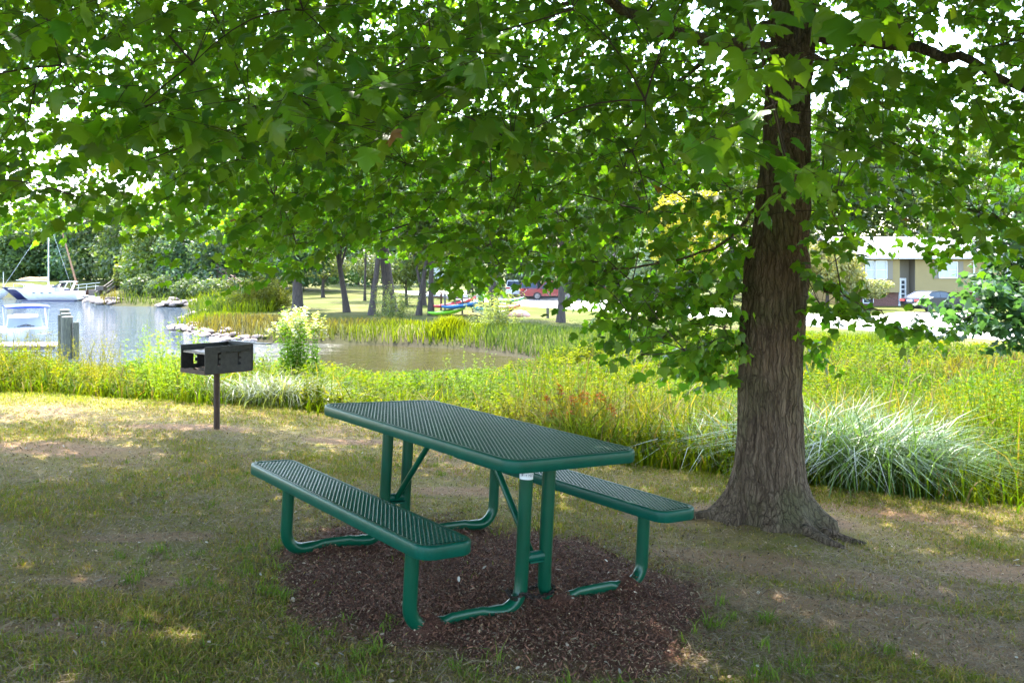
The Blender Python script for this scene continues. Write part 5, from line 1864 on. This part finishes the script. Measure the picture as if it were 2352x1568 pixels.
px_, py_ = at(2145, 0, 66.5)[0], 66.5
car('parked_car', 'dark navy sedan parked at the edge of the road in front of the yellow house', px_, py_, -1.66, radians(24), 'carblue')
px_ = at(1262, 0, 88)[0]
car('parked_car', 'dark red pickup parked across the road behind the kayaks', px_ + .3, 88, -1.66, radians(176), 'carred', 'pickup')
px_ = at(1222, 0, 92)[0]
car('parked_car', 'red wagon parked left of the dark red pickup', px_, 92, -1.66, radians(80), 'carred', 'suv')
px_ = at(1372, 0, 90)[0]
car('parked_car', 'bright red car parked in front of the grey house', px_, 90, -1.55, radians(4), 'carbright')
px_ = at(1186, 0, 96)[0]
car('parked_car', 'white van half hidden behind the leaves left of the red wagon', px_, 96, -1.6, radians(85), 'white', 'suv')

# ------------------------------------------------------------------ houses
def window(parent, x, z, w, h, y, sh=0, panes='paleglass'):
    o = MB()
    f = .07
    for c, d in (((x, y - .03, z - h / 2), (w, .10, f)), ((x, y - .03, z + h / 2), (w, .10, f)), ((x - w / 2, y - .03, z), (f, .098, h - f)), ((x + w / 2, y - .03, z), (f, .098, h - f)), ((x, y - .025, z), (w - f, .07, .05))):
        o.box(c, d)
    fr = o.build('window', M['trim'], parent)
    p = MB(); p.box((x, y + .0, z), (w - f, .02, h - f)); p.build('pane', M[panes], fr)
    for s in (-1, 1):
        if sh & (1 if s < 0 else 2):
            b = MB(); b.box((x + s * (w / 2 + .28), y - .025, z), (.42, .04, h + .1)); b.build('shutter', M['shutter'], parent)
HD = 76
hp = lambda u, v: at(u, v, HD)
gzh = H1(*hp(2070, 0)[:2])
house = thing('yellow_house', 'yellow clapboard split level house with brick base and pale grey roof', 'house', (hp(2075, 0)[0], HD, gzh), radians(0))
X = lambda u: hp(u, 0)[0] - house.location.x
Zv = lambda v: hp(0, v)[2] - gzh
zsd, zev = Zv(671), Zv(594)
b = MB()
def clap(b, x0, x1, y, z0, z1, face=1):
    st = .14
    n_ = int(round((z1 - z0) / st))
    for k in range(n_):
        a, c = z0 + (z1 - z0) * k / n_, z0 + (z1 - z0) * (k + 1) / n_
        b.add([(x0, y - .030, a), (x1, y - .030, a), (x1, y - .004, c), (x0, y - .004, c), (x0, y, a), (x1, y, a)], [(0, 1, 2, 3), (4, 5, 1, 0)])
xL, xD0, xD1, xR = X(1945), X(2063), X(2098), X(2420)
clap(b, xL, xD0, -.30, zsd, zev); clap(b, xD1, xR, -.30, zsd, zev)
b.add([(xL, -.30, zsd), (xD0, -.30, zsd), (xD0, .9, zsd), (xL, .9, zsd)], [(0, 1, 2, 3)])
b.add([(xD1, -.30, zsd), (xR, -.30, zsd), (xR, .9, zsd), (xD1, .9, zsd)], [(0, 1, 2, 3)])
b.build('siding', M['siding'], house)
b = MB()
b.box(((xD0 + xD1) / 2, .9, (zev + 0) / 2), (xD1 - xD0 + .6, .1, zev))
b.box((xD0 - .03, .28, (zsd + zev) / 2), (.06, 1.12, zev - zsd)); b.box((xD1 + .03, .28, (zsd + zev) / 2), (.06, 1.12, zev - zsd))
b.build('entry_recess', M['shutter'], house)
b = MB(); b.box(((xL + xR) / 2, 5, zev / 2), (xR - xL - .3, 8, zev - .02)); b.build('wall_core', M['siding'], house)
b = MB(); b.box(((xL + xD0) / 2, .12, zsd / 2 - .1), (xD0 - xL, .3, zsd + .15)); b.box(((xD1 + xR) / 2, .12, zsd / 2 - .1), (xR - xD1, .3, zsd + .15)); b.build('brick_base', M['brick'], house)
b = MB()
xr0, xr1 = xL - .5, xR + .5
zr = Zv(543)
b.add([(xr0, -.75, zev - .02), (xr1, -.75, zev - .02), (xr1, 5, zr), (xr0, 5, zr), (xr0, 10.4, zev - .02), (xr1, 10.4, zev - .02), (xr0, -.75, zev + .12), (xr1, -.75, zev + .12), (xr1, 5, zr + .14), (xr0, 5, zr + .14), (xr0, 10.4, zev + .12), (xr1, 10.4, zev + .12)],
      [(6, 7, 8, 9), (9, 8, 11, 10), (0, 3, 2, 1), (3, 4, 5, 2), (0, 1, 7, 6), (4, 10, 11, 5), (0, 6, 9, 3), (3, 9, 10, 4), (1, 2, 8, 7), (2, 5, 11, 8)])
b.build('roof', M['roof'], house)
b = MB(); b.box(((xr0 + xr1) / 2, -.82, zev + .05), (xr1 - xr0, .12, .13)); b.build('gutter', M['trim'], house)
b = MB(); b.box((xR - .1, -.37, zev / 2), (.12, .1, zev)); b.box((X(2232), -.37, zev / 2), (.12, .1, zev)); b.build('downspout', M['trim'], house)
window(house, X(2018), Zv(620), 1.05, 1.45, -.33, 2)
window(house, X(1996), Zv(620), .8, 1.45, -.33, 0)
window(house, X(2173), Zv(620), 1.5, 1.3, -.33, 3)
window(house, X(1993), Zv(686), .8, .7, -.05, 0, 'glass')
window(house, X(2330), Zv(620), 1.5, 1.3, -.33, 3)
dz0, dz1 = .02, Zv(639)
d_ = MB()
dx0, dx1 = X(2053), X(2088)
dm = X(2074)
d_.box(((dx0 + dx1) / 2, .62, dz1 - .04), (dx1 - dx0, .14, .09))
for xx in (dx0 + .04, dm, dx1 - .04):
    d_.box((xx, .62, dz1 / 2 - .04), (.08 if xx != dm else .12, .138, dz1 - .10))
d_.box(((dx0 + dm) / 2, .62, .08), (dm - dx0 - .10, .13, .14))
df = d_.build('door_frame', M['trim'], house)
p = MB(); p.box(((dx0 + dm) / 2, .64, dz1 / 2), (dm - dx0 - .1, .03, dz1 - .12)); p.build('storm_door', M['paleglass'], df)
p = MB()
nw = 5
p.box((dm + (dx1 - dm) / 2, .645, dz1 / 2), (dx1 - dm - .12, .03, dz1 - .1)); p.build('sidelight', M['trim'], df)
for k in range(nw):
    p = MB(); p.box((dm + (dx1 - dm) / 2 + .01, .622, .28 + k * (dz1 - .4) / nw + .15), (.26, .03, .29)); p.build('pane', M['glass'], df)
p = MB(); p.tube([(dm - .1, .56, dz1 * .42), (dm - .1, .56, dz1 * .5)], .025, 6); p.build('door_handle', M['grate'], df)
g2 = thing('grey_house', 'mauve grey house with white trim half hidden behind the maple leaves', 'house', (at(1415, 0, 104)[0], 104, H1(at(1415, 0, 104)[0], 104)))
b = MB(); b.box((0, 4, 1.5), (9.5, 8, 3.4)); b.build('wall', M['grey'], g2)
b = MB(); b.prism([(-.8, 3.1), (4, 5.6), (8.8, 3.1), (8.8, 3.25), (4, 5.78), (-.8, 3.25)], -5.3, 5.3, 0); b.build('roof', M['roof'], g2)
for x in (-3, .4, 3.2):
    window(g2, x, 1.7, 1.2, 1.2, -.02, 0, 'glass')
wh = thing('white_house', 'white walled house at the far end of the road glimpsed between trunks', 'house', (at(985, 0, 158)[0], 158, H1(at(985, 0, 158)[0], 158)))
b = MB(); b.box((0, 4, 2.4), (9, 8, 5)); b.build('wall', M['trim'], wh)
b = MB(); b.prism([(-.8, 4.85), (4, 7.6), (8.8, 4.85), (8.8, 5.0), (4, 7.8), (-.8, 5.0)], -5, 5, 0); b.build('roof', M['roof'], wh)
for x in (-2.5, 0, 2.5):
    window(wh, x, 3.4, 1.0, 1.3, -.02, 0, 'glass')
